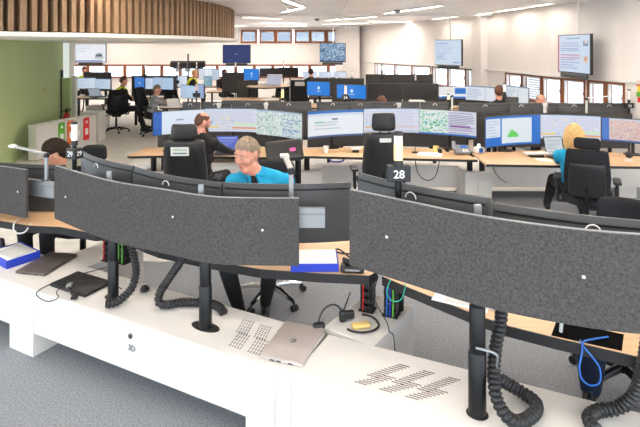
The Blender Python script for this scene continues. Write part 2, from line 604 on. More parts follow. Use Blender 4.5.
win_n = [0]
def window(p0, p1, z0, z1, glass='clear_glass', fw=0.055, blind=False):
    """wooden window between two plan points: frame, mullion-less sash, pane"""
    win_n[0] += 1
    a, c = Vector(p0), Vector(p1)
    L = (c - a).length
    d = (c - a).normalized()
    mid = (a + c) / 2
    rz = math.atan2(d.y, d.x)
    e = struct(thing('window_%d' % win_n[0], None, None, (mid.x, mid.y, (z0 + z1) / 2), rz))
    H = z1 - z0
    b = MB()
    for sx in (-1, 1):
        b.box((sx * (L / 2 - fw / 2), 0, 0), (fw, .12, H), bevel=.006)
    for sz in (-1, 1):
        b.box((0, 0, sz * (H / 2 - fw / 2)), (L - 2 * fw, .12, fw), bevel=.006)
    b.build('window_frame', 'window_wood', e, 0)
    b = MB()
    s = .028
    for sx in (-1, 1):
        b.box((sx * (L / 2 - fw - s / 2), -.02, 0), (s, .05, H - 2 * fw), bevel=.004)
    for sz in (-1, 1):
        b.box((0, -.02, sz * (H / 2 - fw - s / 2)), (L - 2 * fw - 2 * s, .05, s), bevel=.004)
    b.build('sash', 'light_plastic', e, 0)
    b = MB(); b.box((0, .01, 0), (L - 2 * fw - s, .006, H - 2 * fw - s))
    b.build('pane', glass, e, 0)
    if blind:
        k = 0
        while k * .05 < H - 2 * fw:
            b = MB(); b.box((0, .075, H / 2 - fw - .03 - k * .05), (L - 2 * fw, .006, .044), rot=Matrix.Rotation(.5, 4, 'X'))
            b.build('blind_slat', 'light_plastic', e, 0)
            k += 1
    b = MB(); b.lathe([(.008, -.01), (.01, 0), (.01, .05), (.006, .055)], (L / 2 - fw - .014, -.06, 0), 8)
    b.build('window_handle', 'aluminium', e)
    return e
for c in (249, 267.5, 284, 302.5, 318, 334.5):
    x = px(c, YB)
    window((x - .34, YB), (x + .34, YB), 2.31, 2.85, 'pale_blue_glass', .07)
for k in range(5):
    window((-8.85 + k * .788, YB), (-8.85 + k * .788 + .78, YB), 2.31, 2.85, 'pale_blue_glass', .07)
x = -10.3
while x < .8:
    window((x, YB), (x + .76, YB), .87, 1.43)
    x += .76

# right wall: follows the curved front of the building
def on_wall(p):
    """point of the right wall in a given direction from the gallery"""
    k = (p - 320.0) / F
    for (x0, y0), (x1, y1) in zip(WALL[:-1], WALL[1:]):
        den = (x1 - x0) - k * (y1 - y0)
        t = (k * y0 - x0) / den
        if -1e-6 <= t <= 1:
            return (x0 + t * (x1 - x0), y0 + t * (y1 - y0))
wb = MB()
outer = [(x + .26, y + .05) for x, y in WALL]
for (a, c, oa, oc) in zip(WALL[:-1], WALL[1:], outer[:-1], outer[1:]):
    wb.prism([a, c, oc, oa], 0, SILL)
    wb.prism([a, c, oc, oa], HEAD, CEIL + .04)
opens = [(374.5, 381.5), (381.5, 394.5), (394.5, 411.5), (411.5, 430), (432, 447.5), (447.5, 465), (465, 479.5),
         (505, 521.5), (521.5, 541), (541.5, 561.5), (561.5, 585), (586.5, 605), (605, 624.5)]
blinds = {6, 8}
prev = None
edges = [WALL[0]] + [q for p in opens for q in (on_wall(p[0]), on_wall(p[1]))] + [WALL[-1]]
for i in range(0, len(edges), 2):
    a, c = edges[i], edges[i + 1]
    if (Vector(a) - Vector(c)).length < .02:
        continue
    pts = [a] + [p for p in WALL if a[1] - .01 > p[1] > c[1] + .01] + [c]
    for q0, q1 in zip(pts[:-1], pts[1:]):
        wb.prism([q0, q1, (q1[0] + .26, q1[1] + .05), (q0[0] + .26, q0[1] + .05)], SILL, HEAD)
struct(wb.build('wall_right', 'wall_paint', smooth=0))
for i, (a, c) in enumerate(opens):
    p0, p1 = on_wall(a), on_wall(c)
    window((p0[0] + .05, p0[1]), (p1[0] + .05, p1[1]), SILL, HEAD, 'clear_glass', .032 if i < 7 else .042, i in blinds)
# curtain box along the wall above the windows, and a pier between the two window bays
b = MB(); b.ribbon([(x - .03, y) for x, y in WALL], HEAD + .0, HEAD + .035, .05)
struct(b.build('trim_2', 'light_plastic', smooth=0))
b = MB(); b.prism([(4.02, 13.55), (4.02, 12.75), (4.5, 12.75), (4.5, 13.6)], 0, CEIL, .02)
struct(b.build('column_right', 'wall_paint', smooth=0))
b = MB(); b.prism([(.62, 20.98), (.95, 19.3), (1.5, 19.3), (1.5, 20.98)], 0, CEIL, .02)
struct(b.build('column_corner', 'wall_paint', smooth=0))

# left: green wall, white pillar, side wall
b = MB(); b.prism([(-4.9, 6.6), (-6.8, 13.5), (-7.1, 13.5), (-5.3, 6.6)], 0, 2.27)
struct(b.build('wall_left', 'green_paint', smooth=0))
b = MB(); b.prism([(-7.3, 14.2), (-6.98, 14.2), (-6.98, 14.5), (-7.3, 14.5)], 0, 2.27, .01)
struct(b.build('column_left', 'white_paint', smooth=0))
b = MB(); b.prism([(-7.12, 14.5), (-7.3, 14.5), (-10.75, 21.2), (-10.6, 21.2)], 0, CEIL)
struct(b.build('wall_side', 'wall_paint', smooth=0))

# slatted round bulkhead under the ceiling
DC, DR = (-8.43, 10.62), 6.57
bulk = struct(thing('ceiling_bulkhead', None, None, (DC[0], DC[1], 2.27)))
b = MB(); b.lathe([(6.3, 0), (DR + .02, 0), (DR + .06, .012), (DR + .06, .06), (DR - .1, .07)], n=120)
b.build('soffit_ring', 'white_paint', bulk, 30)
b = MB(); b.lathe([(DR - .14, .07), (DR - .14, .70)], n=120)
b.build('drum_shell', 'dark_wood', bulk, 30)
n = 0
rs = random.Random(3)
a = -82.0
while a < 40:
    b = MB() if n < 6 else None
    if b:
        wv = .052 + .012 * (n % 3)
        b.box((0, 0, 0), (.11, wv, .62), bevel=.006)
        o = b.build('slat', 'slat_wood', bulk, 0)
        if n == 0: protos = []
        protos.append(o)
    else:
        o = protos[rs.randrange(6)].copy(); C.objects.link(o)
    r = DR - .075 + rs.uniform(-.012, .012)
    o.location = (r * math.cos(math.radians(a)), r * math.sin(math.radians(a)), .385)
    o.rotation_euler = (0, 0, math.radians(a) + rs.uniform(-.03, .03))
    a += math.degrees(.125 / DR) * rs.uniform(.93, 1.07)
    n += 1

# ceiling light strips
light_labels = {}
def light_strip(x, y, L, rz, label, group=None, lamp='lamp_white'):
    t = thing('ceiling_light', label, 'ceiling light', (x, y, CEIL - .018), rz, group)
    b = MB()
    b.box((0, .055, .004), (L + .04, .02, .028), bevel=.003)
    b.box((0, -.055, .004), (L + .04, .02, .028), bevel=.003)
    b.box((L / 2 + .01, 0, .004), (.02, .09, .028)); b.box((-L / 2 - .01, 0, .004), (.02, .09, .028))
    b.build('frame', 'white_paint', t, 0)
    b = MB(); b.box((0, 0, .008), (L, .088, .012), bevel=.002)
    b.build('diffuser', lamp, t, 0)
def strip_between(p0, p1, label, group=None, lamp='lamp_dim'):
    a, c = Vector(p0), Vector(p1)
    d = c - a
    light_strip((a.x + c.x) / 2, (a.y + c.y) / 2, d.length, math.atan2(d.y, d.x), label, group, lamp)
strip_between((-.62, 8.75), (-.34, 10.15), 'near arm of the white chevron light strip in the ceiling left of centre')
strip_between((-.36, 10.4), (-.85, 11.75), 'far arm of the white chevron light strip in the ceiling left of centre')
strip_between((-2.1, 13.7), (-1.15, 14.5), 'short light strip in the ceiling past the beam, right of the slatted bulkhead')
strip_between((.2, 15.4), (1.5, 13.4), 'long diagonal light strip in the ceiling above the rear corner of the room')
strip_between((1.55, 12.1), (2.35, 9.9), 'long diagonal light strip in the ceiling this side of the beam')
strip_between((3.25, 14.6), (3.62, 13.4), 'light strip near the right wall above the middle hanging screen')
strip_between((3.8, 12.75), (4.0, 11.9), 'light strip along the right wall, first past the white pier')
strip_between((4.0, 11.4), (4.16, 10.5), 'light strip along the right wall, midway between pier and nearest hanging screen')
strip_between((4.15, 10.1), (4.26, 9.4), 'light strip along the right wall, just before the nearest hanging screen')
# the same strips go on over the rest of the room, above and behind the gallery
EXTRA = 'ceiling light strips over the near rows'
for i, y in enumerate((-1.0, 1.6, 4.2, 6.6)):
    for j, x in enumerate((-4.6, -2.4, -.2, 2.0, 4.2)):
        light_strip(x, y, 1.7, .45 if (i + j) % 2 else -.45, 'white light strip in the ceiling over the near desks', EXTRA, 'lamp_soft')
SCATTER = ['light strip in the ceiling just before the photo screen on the rear wall', 'light strip in the ceiling above the two black screens left of centre', 'light strip in the ceiling right before the rear upper windows, middle one',
           'light strip in the ceiling over the third row, above sign 24', 'light strip in the ceiling over the third row, above the green bar chart screen', 'light strip in the ceiling by the right wall behind the middle hanging screen',
           'light strip in the ceiling above the navy hanging screen', 'light strip in the ceiling behind the bulkhead, above the raised screen rack', 'light strip in the ceiling above the white-page hanging screen', 'light strip in the ceiling behind the bulkhead, above the wide pale screen']
for i, (x, y) in enumerate(((.9, 17.6), (-1.2, 17.2), (-1.3, 19.6), (.3, 8.0), (2.9, 8.0), (2.3, 16.2), (-3.6, 19.6), (-5.8, 18.6), (-8.0, 19.6), (-6.0, 16.9))):  # the strips towards the rear are added to light the rear wall
    light_strip(x, y, 1.7, .45 if i % 2 else -.45, SCATTER[i], 'scattered ceiling light strips')
# round fill lamps added to brighten the green wall, cabinets and rear left
for i, (x, y) in enumerate(((-3.6, 12.6), (-4.6, 15.2), (-7.0, 15.6), (-3.4, 9.6), (-3.9, 8.5), (-5.0, 11.8), (-3.9, 11.0), (-4.3, 9.9))):
    t = thing('downlight', 'round white downlight in the white ceiling behind the bulkhead', 'ceiling light', (x, y, 2.262 if (x + 8.43) ** 2 + (y - 10.62) ** 2 < 6.2 ** 2 else CEIL - .012), 0, 'downlights behind the bulkhead')
    b = MB(); b.lathe([(.26, .0), (.28, .0), (.28, .014), (.24, .014)], n=20); b.build('rim', 'white_paint', t)
    b = MB(); b.lathe([(.005, .004), (.25, .004), (.25, .01), (.005, .01)], n=20); b.build('diffuser', 'lamp_white', t)
# soffit disc closing the bulkhead underneath
b = MB(); b.lathe([(.05, 2.275), (6.4, 2.275), (6.4, 2.30), (.05, 2.30)], (DC[0], DC[1], 0), 90)
struct(b.build('ceiling_soffit', 'white_paint', smooth=30))
# smoke detectors
for x, y, lab in ((px(317, 14.8), 14.8, 'small round smoke detector on the ceiling past the beam'),
                  (px(397.5, 11.3), 11.3, 'small round smoke detector on the ceiling this side of the beam')):
    t = thing('smoke_detector', lab, 'smoke detector', (x, y, CEIL))
    b = MB(); b.lathe([(.03, -.06), (.06, -.05), (.075, -.02), (.08, 0)], n=14); b.build('body', 'grey_plastic', t)
    b = MB(); b.lathe([(.012, -.072), (.02, -.066), (.02, -.058)], n=10); b.build('sensor', 'black_plastic', t)

# things on the green wall (its face runs from (-4.9, 6.6) to (-6.8, 13.5))
GW = Vector((-1.9, 6.9)).normalized()
GA = math.atan2(GW.y, GW.x) + PI          # faces into the room
def on_green(p):
    k = (p - 320) / F
    t = (k * 6.6 + 4.9) / (-1.9 - k * 6.9)
    return (-4.9 - 1.9 * t, 6.6 + 6.9 * t)
def zat(y, depth):
    return EYE - (y - 47.0) / F * depth
def wall_plate(name, label, cat, p, y0, y1, width, m, parts=()):
    x, y = on_green(p)
    z0, z1 = zat(y1, y), zat(y0, y)
    t = thing(name, label, cat, (x, y, z0), GA)
    b = MB(); b.box((0, -.012, (z1 - z0) / 2), (width, .02, z1 - z0), bevel=.004)
    b.build('plate', m, t, 0)
    return t, z1 - z0
wall_plate('wall_switch', 'narrow cream plate high on the green wall near its right end', 'wall plate', 58.5, 46, 56, .16, 'light_plastic')
t, h = wall_plate('notice', 'white notice sheet in a frame on the green wall near its right end', 'notice', 57, 68, 84, .36, 'paper')
b = MB(); b.box((0, -.026, h * .55), (.22, .004, h * .5)); b.build('printed_panel', 'light_plastic', t, 0)
x, y = on_green(44.5)
t = thing('fire_call_point', 'small red fire alarm call point on the green wall', 'call point', (x, y, zat(91, y)), GA)
b = MB(); b.box((0, -.02, .05), (.10, .04, .10), bevel=.008); b.build('box', 'red_plastic', t, 0)
b = MB(); b.box((0, -.043, .05), (.05, .006, .05), bevel=.002); b.build('press_plate', 'light_plastic', t, 0)
for yy, lab in (((83, 89), 'upper of two small white plates at the near end of the green wall'), ((91, 98), 'lower of two small white plates at the near end of the green wall')):
    wall_plate('socket_plate', lab, 'wall plate', .5, yy[0], yy[1], .09, 'paper')

# ------------------------------------------------------------------ furniture builders
def arc_pos(W, H, R, off=0.0):
    """screen surface: concave towards -Y (the viewer's side), centre of the back at y = 0"""
    def pos(u, v):
        a = (u - .5) * W / R
        return (R * math.sin(a), -off - R * (1 - math.cos(a)), H * (.5 - v))
    return pos

MON_W, MON_H, MON_R = .80, .345, 1.9
def monitor(label, p0, p1, ztop, pic=None, faces_room=False, mount=None, group=None, ring=True, W=None, H=None, R=None, name='curved_monitor', foot=None):
    """p0 -> p1: plan ends of the monitor; the screen looks towards -Y of its own frame (faces_room turns it away from the gallery)"""
    a, c = Vector(p0), Vector(p1)
    W = W or (c - a).length
    H = H or MON_H * W / MON_W
    R = R or MON_R
    mid = (a + c) / 2
    d = (c - a)
    rz = math.atan2(d.y, d.x) + (PI if faces_room else 0)
    zc = ztop - H / 2
    t = thing(name, label, 'monitor', (mid.x, mid.y, zc), rz, group)
    nx = 14
    b = MB()
    W2, H2 = W + .014, H + .02
    rows = []
    for i in range(nx + 1):
        u = i / nx
        ang = (u - .5) * W2 / R
        x, y = R * math.sin(ang), -R * (1 - math.cos(ang))
        e = 1 - abs(2 * u - 1) ** 4
        ring_ = []
        for (zz, th) in ((H2 / 2, .014), (H2 / 2 - .03, .024), (H2 * .1, .03 + .022 * e), (-H2 * .3, .03 + .022 * e), (-H2 / 2, .016)):
            ring_.append((x - math.sin(ang) * th, y + th, zz))
        ring_ += [(x, y, -H2 / 2), (x, y, H2 / 2)]
        rows.append([b.bm.verts.new(q) for q in ring_])
    for r0, r1 in zip(rows[:-1], rows[1:]):
        for j in range(7):
            b.bm.faces.new((r0[j], r1[j], r1[(j + 1) % 7], r0[(j + 1) % 7]))
    b.bm.faces.new(rows[0]); b.bm.faces.new(rows[-1][::-1])
    b.build('casing', 'monitor_back', t, 30)
    pos = arc_pos(W, H, R, .0025)
    if pic is not None:
        picture('screen', pic, t, pos)
    else:
        b = MB(); n = 10
        for i in range(n):
            b.bm.faces.new([b.bm.verts.new(pos(u, v)) for u, v in ((i / n, 1), ((i + 1) / n, 1), ((i + 1) / n, 0), (i / n, 0))])
        b.build('screen', 'black_plastic', t, 30)
    b = MB()
    ln = []
    for i in range(nx + 1):
        ang = (i / nx - .5) * (W2 - .03) / R
        ln.append((R * math.sin(ang) * .995, -R * (1 - math.cos(ang)) + .0255))
    b.ribbon(ln, H2 / 2 - .038, H2 / 2 - .028, .004)
    b.build('vent_strip', 'monitor_strip', t, 0)
    if ring:
        b = MB()
        b.tube([(.03 * math.cos(q), .052, H2 / 2 - .055 + .03 * math.sin(q)) for q in np.linspace(0, PI, 12)], .0035, 6)
        b.build('cable_ring', 'outline_white', t)
    # arm from the back of the monitor to what carries it
    b = MB()
    b.box((0, .055, -.02), (.11, .02, .11), bevel=.004)
    if mount:
        m = Matrix.Rotation(-rz, 3, 'Z') @ Vector((mount[0] - mid.x, mount[1] - mid.y, 0))
        b.tube([(0, .06, -.02), (m.x * .5, .06 + (m.y - .06) * .5, -.02), (m.x, m.y, mount[2] - zc)], .018, 8)
    else:
        zf = (foot if foot is not None else .74) - zc
        b.tube([(0, .055, -.02), (0, .10, -.05), (0, .11, -.12), (0, .11, zf + .012)], .02, 8)
        b.lathe([(.005, zf), (.11, zf), (.11, zf + .008), (.02, zf + .016)], (0, .11, 0), 18)
    b.build('mount_arm', 'black_metal', t)
    return t

def felt_screen(label, line, z0, z1, pins=(), group=None, stand=0.0):
    feet = not pins
    t = thing('felt_screen', label, 'privacy screen', (line[0][0], line[0][1], z0), 0, group)
    o = line[0]
    ln = smooth_line([(p[0] - o[0], p[1] - o[1]) for p in line], 5)
    b = MB(); b.ribbon(ln, 0, z1 - z0, .024)
    b.build('felt_panel', 'felt', t, 30)
    b = MB(); b.ribbon(ln, z1 - z0, z1 - z0 + .003, .018); b.build('edge_trim', 'grey_plastic' if pins else 'black_plastic', t, 0)
    if feet:
        for k in (2, len(ln) - 3):
            b = MB(); b.box((ln[k][0], ln[k][1], (stand - z0) / 2 + .02), (.05, .03, z0 - stand + .04), bevel=.004); b.build('foot', 'black_metal', t, 0)
    for (x, y, z) in pins:
        # nearest piece of the line gives the pin its direction
        k = min(range(len(ln) - 1), key=lambda i: (ln[i][0] + o[0] - x) ** 2 + (ln[i][1] + o[1] - y) ** 2)
        d = Vector((ln[k + 1][0] - ln[k][0], ln[k + 1][1] - ln[k][1]))
        q = Vector(ln[k]) + d * .5
        d.normalize()
        nrm = Vector((d.y, -d.x))
        if nrm.y > 0: nrm = -nrm
        c = q + nrm * .0135
        b = MB()
        b.lathe([(.001, .004), (.005, .003), (.007, .001), (.007, -.004)], (c.x, c.y, z - z0), 10, Matrix.Rotation(math.atan2(nrm.y, nrm.x), 4, 'Z') @ Matrix.Rotation(PI / 2, 4, 'Y'))
        b.build('pin', 'outline_white', t)
    return t

def desk(label, rear, front, z=.74, legs=(), tray=None, leg_base=.0, group=None):
    """rear: edge on the screens' side, front: edge on the operator's side, both left to right"""
    o = rear[0]
    t = thing('desk', label, 'desk', (o[0], o[1], 0), 0, group)
    poly = [(p[0] - o[0], p[1] - o[1]) for p in list(rear) + list(front)[::-1]]
    b = MB(); b.prism(poly, z - .024, z, .002); b.build('worktop', 'birch', t, 0)
    n = len(poly)
    b = MB()
    cx, cy = sum(p[0] for p in poly) / n, sum(p[1] for p in poly) / n
    b.ribbon([(p[0] - o[0], p[1] - o[1]) for p in rear], z - .055, z - .001, .012)
    b.ribbon([(p[0] - o[0], p[1] - o[1]) for p in front], z - .03, z - .001, .008)
    b.build('edge_band', 'black_plastic', t, 0)
    for (x, y, bz) in legs:
        b = MB()
        b.lathe([(.038, bz), (.038, (bz + z) * .55), (.032, (bz + z) * .55 + .002), (.032, z - .05), (.06, z - .045), (.06, z - .024)], (x - o[0], y - o[1], 0), 14)
        b.build('leg', 'black_metal', t)
    if tray:
        b = MB(); b.prism([(x - o[0], y - o[1]) for x, y in tray], z - .02, z + .002); b.build('cable_flap', 'void_black', t, 0)
    return t

def bench(label, front, back_off, z0=.165, z1=.47, legs=(), spurs=(), joints=(), name='cable_bench'):
    o = front[0]
    t = thing(name, label, 'cable bench', (o[0], o[1], 0))
    L = lambda p: (p[0] - o[0], p[1] - o[1])
    fr = [L(p) for p in front]
    bk = [L((p[0] + q[0], p[1] + q[1])) for p, q in zip(front, back_off)]
    b = MB(); b.prism(fr + bk[::-1], z1 - .018, z1, .002); b.build('bench_top', 'white_laminate', t, 0)
    inset = [(p[0] * .996 + q[0] * .004, p[1] * .996 + q[1] * .004) for p, q in zip(fr, bk)]
    b = MB(); b.ribbon([(p[0] + (q[0] - p[0]) * .03, p[1] + (q[1] - p[1]) * .03) for p, q in zip(fr, bk)], z0, z1 - .018, .018)
    b.build('front_panel', 'white_laminate', t, 0)
    b = MB(); b.ribbon([(p[0] + (q[0] - p[0]) * .97, p[1] + (q[1] - p[1]) * .97) for p, q in zip(fr, bk)], z0, z1 - .018, .018)
    b.build('rear_panel', 'white_laminate', t, 0)
    b = MB(); b.prism([(p[0] + (q[0] - p[0]) * .06, p[1] + (q[1] - p[1]) * .06) for p, q in zip(fr, bk)] + [(p[0] + (q[0] - p[0]) * .94, p[1] + (q[1] - p[1]) * .94) for p, q in zip(fr, bk)][::-1], z0 + .004, z0 + .02)
    b.build('bottom_panel', 'white_laminate', t, 0)
    for poly in legs:
        b = MB(); b.prism([L(p) for p in poly], 0, z1 - .02, .003); b.build('leg', 'white_laminate', t, 0)
    for poly in spurs:
        b = MB(); b.prism([L(p) for p in poly], 0, z1 - .001, .002); b.build('spur', 'white_laminate', t, 0)
    for (p, q) in joints:
        b = MB(); b.ribbon([L(p), L(q)], z0, z1 - .02, .003); b.build('joint_strip', 'light_plastic', t, 0)
    return t

def lift_post(label, x, y, z0, z1, r=.036, slot=None, tab=None):
    t = thing('lift_post', label, 'post', (x, y, z0))
    h = z1 - z0
    b = MB(); b.lathe([(r * 1.08, 0), (r * 1.08, h * .38), (r, h * .38 + .004)], n=20); b.build('lower_tube', 'black_metal', t)
    b = MB(); b.lathe([(r * .97, h * .38), (r * .97, h * .66), (r * .9, h * .66 + .004)], n=20); b.build('middle_tube', 'black_metal', t)
    b = MB(); b.lathe([(r * .86, h * .66), (r * .86, h), (r * .7, h + .006)], n=20); b.build('upper_tube', 'black_metal', t)
    b = MB()
    sl = slot or (0, 1, .075, .045)
    ang, _, a_, c_ = sl
    pts = [(a_ * math.cos(q) * math.cos(ang) - c_ * math.sin(q) * math.sin(ang), a_ * math.cos(q) * math.sin(ang) + c_ * math.sin(q) * math.cos(ang)) for q in np.linspace(0, 2 * PI, 24, endpoint=False)]
    b.prism(pts, 0.0, .004, .001); b.build('slot_plate', 'black_plastic', t, 0)
    b = MB(); b.box((0, .0, h - .02), (.05, .08, .05), bevel=.005); b.build('rail_clamp', 'light_plastic', t, 0)
    if tab:
        b = MB(); b.box((tab[0] - x, tab[1] - y, (h + tab[2] - z0) / 2 - .02), (.034, .016, tab[2] - z1 + .04), bevel=.003); b.build('top_tab', 'aluminium', t, 0)
    return t

def ribbed_hose(label, pts, r=.027, group=None):
    ln = smooth_line(pts, 10)
    # resample at an even step
    P = [Vector(p) for p in ln]
    out, step, acc = [P[0]], .0075, 0.0
    for p, q in zip(P[:-1], P[1:]):
        d = (q - p).length
        while acc + d >= step and d > 1e-9:
            p = p + (q - p) * ((step - acc) / d)
            out.append(p.copy())
            d = (q - p).length
            acc = 0.0
        acc += d
    o = out[-1].copy()
    rs = [r if (i % 3) < 2 else r * .76 for i in range(len(out))]
    t = thing('ribbed_hose', label, 'cable hose', tuple(o), 0, group)
    b = MB(); b.tube([p - o for p in out], rs, 12); b.build('hose', 'black_plastic', t, 60)
    b = MB()
    b.tube([out[0] - o, out[0] - o + (out[0] - out[4])], r * 1.15, 12); b.build('end_cuff', 'black_metal', t)
    return t

def cable(name, label, pts, r, m, cat='cable', group=None):
    o = Vector(pts[-1])
    ln = smooth_line(pts, 8)
    b = MB(); b.tube([Vector(p) - o for p in ln], r, 6)
    ob = b.build(name, m, None, 60, loc=tuple(o))
    return tag(ob, label, cat, group)

def cable_riser(label, x, y, z0, z1, rz, cols, group=None):
    """stack of black cable-chain links with coloured leads inside"""
    t = thing('cable_riser', label, 'cable chain', (x, y, z0), rz, group)
    n = max(3, int((z1 - z0) / .042))
    h = (z1 - z0) / n
    for k in range(n):
        b = MB()
        z = k * h + h / 2
        b.box((0, -.03, z), (.075, .008, h * .62), bevel=.002)
        b.box((0, .03, z), (.075, .008, h * .62), bevel=.002)
        b.box((-.036, 0, z), (.008, .06, h * .9), bevel=.002)
        b.box((.036, 0, z), (.008, .06, h * .9), bevel=.002)
        b.build('link', 'black_plastic', t, 0)
    for i, m in enumerate(cols):
        xx = -.02 + i * .04 / max(1, len(cols) - 1)
        b = MB(); b.tube([(xx, -.036, .0), (xx + .004, -.037, h * n * .5), (xx, -.036, h * n)], .0045, 6); b.build('lead', m, t)
    b = MB(); b.box((0, 0, .004), (.10, .085, .008), bevel=.002); b.build('base_plate', 'black_metal', t, 0)
    return t

def sign_post(label, x, y, z0, ztop, number, rz=0.0, lens='lens_yellow', zsign=None, size=(.122, .05, .08), second=None, group=None, lamp_h=.14):
    """slim post with a numbered block and a signal lamp on top"""
    t = thing('sign_post', label, 'sign post', (x, y, z0), rz, group)
    H = ztop - z0
    zs = (zsign if zsign else ztop - lamp_h - .1) - z0
    b = MB(); b.lathe([(.055, 0), (.055, .008), (.017, .012), (.017, H - lamp_h - .03)], n=14); b.build('pole', 'black_metal', t)
    b = MB(); b.box((0, 0, zs), size, bevel=.004); b.build('sign_block', 'black_plastic', t, 0)
    if number:
        text_mesh('number', number, size[2] * .72, 'outline_white', t, (0, -size[1] / 2 - .001, zs - .003), (PI / 2, 0, 0))
        if second:
            text_mesh('side_number', number, size[2] * .6, 'outline_white', t, (size[0] / 2 + .001, 0, zs), (PI / 2, 0, PI / 2))
    b = MB()
    b.lathe([(.017, H - lamp_h - .04), (.024, H - lamp_h - .035), (.024, H - lamp_h)], n=16)
    b.build('lamp_collar', 'black_plastic', t)
    b = MB(); b.lathe([(.024, H - .016), (.024, H), (.018, H + .004)], n=16); b.build('lamp_cap', 'black_plastic', t)
    b = MB(); b.lathe([(.022, H - lamp_h), (.022, H - .055)], n=16); b.build('lamp_lens', lens, t)
    b = MB(); b.lathe([(.022, H - .055), (.022, H - .016)], n=16); b.build('upper_lens', 'lens_white', t)
    return t

def task_lamp(label, base, elbow, tip, m='aluminium'):
    t = thing('task_lamp', label, 'lamp', base)
    o = Vector(base)
    e, p = Vector(elbow) - o, Vector(tip) - o
    b = MB(); b.box((0, 0, e.z / 2), (.028, .022, e.z), bevel=.004); b.build('column', m, t, 0)
    b = MB(); b.lathe([(.012, -.02), (.022, -.015), (.022, .015), (.012, .02)], tuple(e), 12); b.build('joint', 'black_plastic', t)
    d = p - e
    R = d.to_track_quat('X', 'Z').to_matrix().to_4x4()
    b = MB(); b.box(tuple(e + d * .5 + Vector((0, 0, .012))), (d.length, .038, .016), rot=R, bevel=.004); b.build('lamp_arm', m, t, 0)
    b = MB(); b.box(tuple(e + d * .93 + Vector((0, 0, .012))), (d.length * .16, .06, .02), rot=R, bevel=.004); b.build('lamp_head', 'light_plastic', t, 0)
    b = MB(); b.box((0, 0, .008), (.05, .05, .016), bevel=.003); b.build('clamp', 'black_plastic', t, 0)
    return t

def chair(kind, label, loc, rz, seat=.48, back_top=1.02, head=(1.06, 1.22), bw=.46, head_w=.28, base_m='black_metal', group=None, back_tilt=.10, fabric=None, arms=True):
    """swivel chair; the sitter looks towards -Y of its own frame"""
    t = thing('office_chair', label, 'chair', loc, rz, group)
    cloth = fabric or ('black_leather' if kind == 'leather' else 'black_fabric')
    for k in range(5):
        a = math.radians(72 * k + 20)
        d = Vector((math.cos(a), math.sin(a)))
        b = MB(); b.tube([(d.x * .03, d.y * .03, .115), (d.x * .16, d.y * .16, .105), (d.x * .29, d.y * .29, .075)], [.028, .023, .016], 8)
        leg = b.build('leg', base_m, t)
        b = MB()
        n = Vector((-d.y, d.x))
        for s in (-1, 1):
            c = d * .30 + n * .014 * s
            b.lathe([(.008, -.009), (.027, -.009), (.027, .009), (.008, .009)], (c.x, c.y, .0275), 12, Matrix.Rotation(math.atan2(n.y, n.x), 4, 'Z') @ Matrix.Rotation(PI / 2, 4, 'Y'))
        b.tube([(d.x * .295, d.y * .295, .04), (d.x * .295, d.y * .295, .08)], .009, 6)
        b.build('caster', 'black_plastic', leg)
    b = MB(); b.lathe([(.04, .09), (.04, .14), (.028, .142), (.028, seat - .14), (.02, seat - .14), (.02, seat - .06)], n=14); b.build('column', 'black_metal', t)
    b = MB(); b.rbox((0, .02, seat - .075), (.2, .26, .06), .02, 3)
    b.tube([(.1, .02, seat - .07), (.27, .02, seat - .07)], .007, 6); b.ball((.28, .02, seat - .07), (.02, .014, .014), u=8, v=6)
    b.build('tilt_mechanism', 'black_plastic', t)
    def seat_fn(x, y, z):
        return (x, y, z - .10 * max(0, (-y - .1)) ** 1.6 * 3 + .05 * (x / .25) ** 2)
    b = MB(); b.rbox((0, 0, seat - .005), (.50, .50, .10), .045, 6, seat_fn); b.build('seat', cloth, t)
    bz0 = seat + .06
    bh = back_top - bz0
    th = .13 if kind == 'leather' else .075
    def back_fn(x, y, z):
        v = z / bh + .5
        wd = (1 - .10 * max(0, v - .55) / .45 - .10 * max(0, .25 - v) / .25) if kind == 'leather' else (1 - .24 * max(0, v - .45) - .22 * max(0, .35 - v))
        xx = x * wd
        return (xx, y - .07 * (xx / .23) ** 2 + .02 * math.sin((v - .3) * 4) + back_tilt * v, z)
    b = MB(); b.rbox((0, .25, bz0 + bh / 2), (bw, th, bh), .035, 8, back_fn); bk = b.build('backrest', cloth, t)
    if kind == 'leather':
        for s in (-1, 1):
            b = MB()
            b.tube([(s * bw * .28, .25 + th / 2 + .015, bz0 + bh * .3), (s * bw * .27, .25 + th / 2 + back_tilt * .75 + .012, bz0 + bh * .8)], .006, 6)
            b.build('seam', 'black_plastic', bk)
    else:
        b = MB(); b.rbox((0, .285, bz0 + bh * .38), (bw * .8, .05, bh * .72), .02, 6, back_fn); b.build('back_shell', 'black_plastic', bk)
    b = MB(); b.tube([(0, .1, seat - .07), (0, .27, seat - .05), (0, .33, seat + .08), (0, .33, bz0 + .16)], [.025, .025, .022, .02], 8); b.build('back_stem', 'black_metal', t)
    if head:
        hz0, hz1 = head
        yb = .25 + back_tilt + .01
        b = MB()
        for s in (-1, 1):
            b.tube([(s * .05, yb + .01, back_top - .05), (s * .05, yb + .015, hz0 + .05)], .008, 6)
        b.build('headrest_post', 'black_metal', t)
        def head_fn(x, y, z):
            return (x * (1 - .12 * max(0, z / (hz1 - hz0))), y - .05 * (x / .14) ** 2, z)
        b = MB(); b.rbox((0, yb, (hz0 + hz1) / 2), (head_w, .09, hz1 - hz0), .04, 6, head_fn); b.build('headrest', cloth, t)
    if arms:
        for s in (-1, 1):
            b = MB(); b.tube([(s * .22, .04, seat - .06), (s * .29, .04, seat - .05), (s * .295, .03, seat + .08), (s * .295, .02, seat + .19)], [.018, .018, .02, .018], 8)
            ar = b.build('armrest', 'black_plastic', t)
            b = MB(); b.rbox((s * .295, -.02, seat + .205), (.085, .25, .035), .015, 4); b.build('arm_pad', 'black_plastic', ar)
    return t

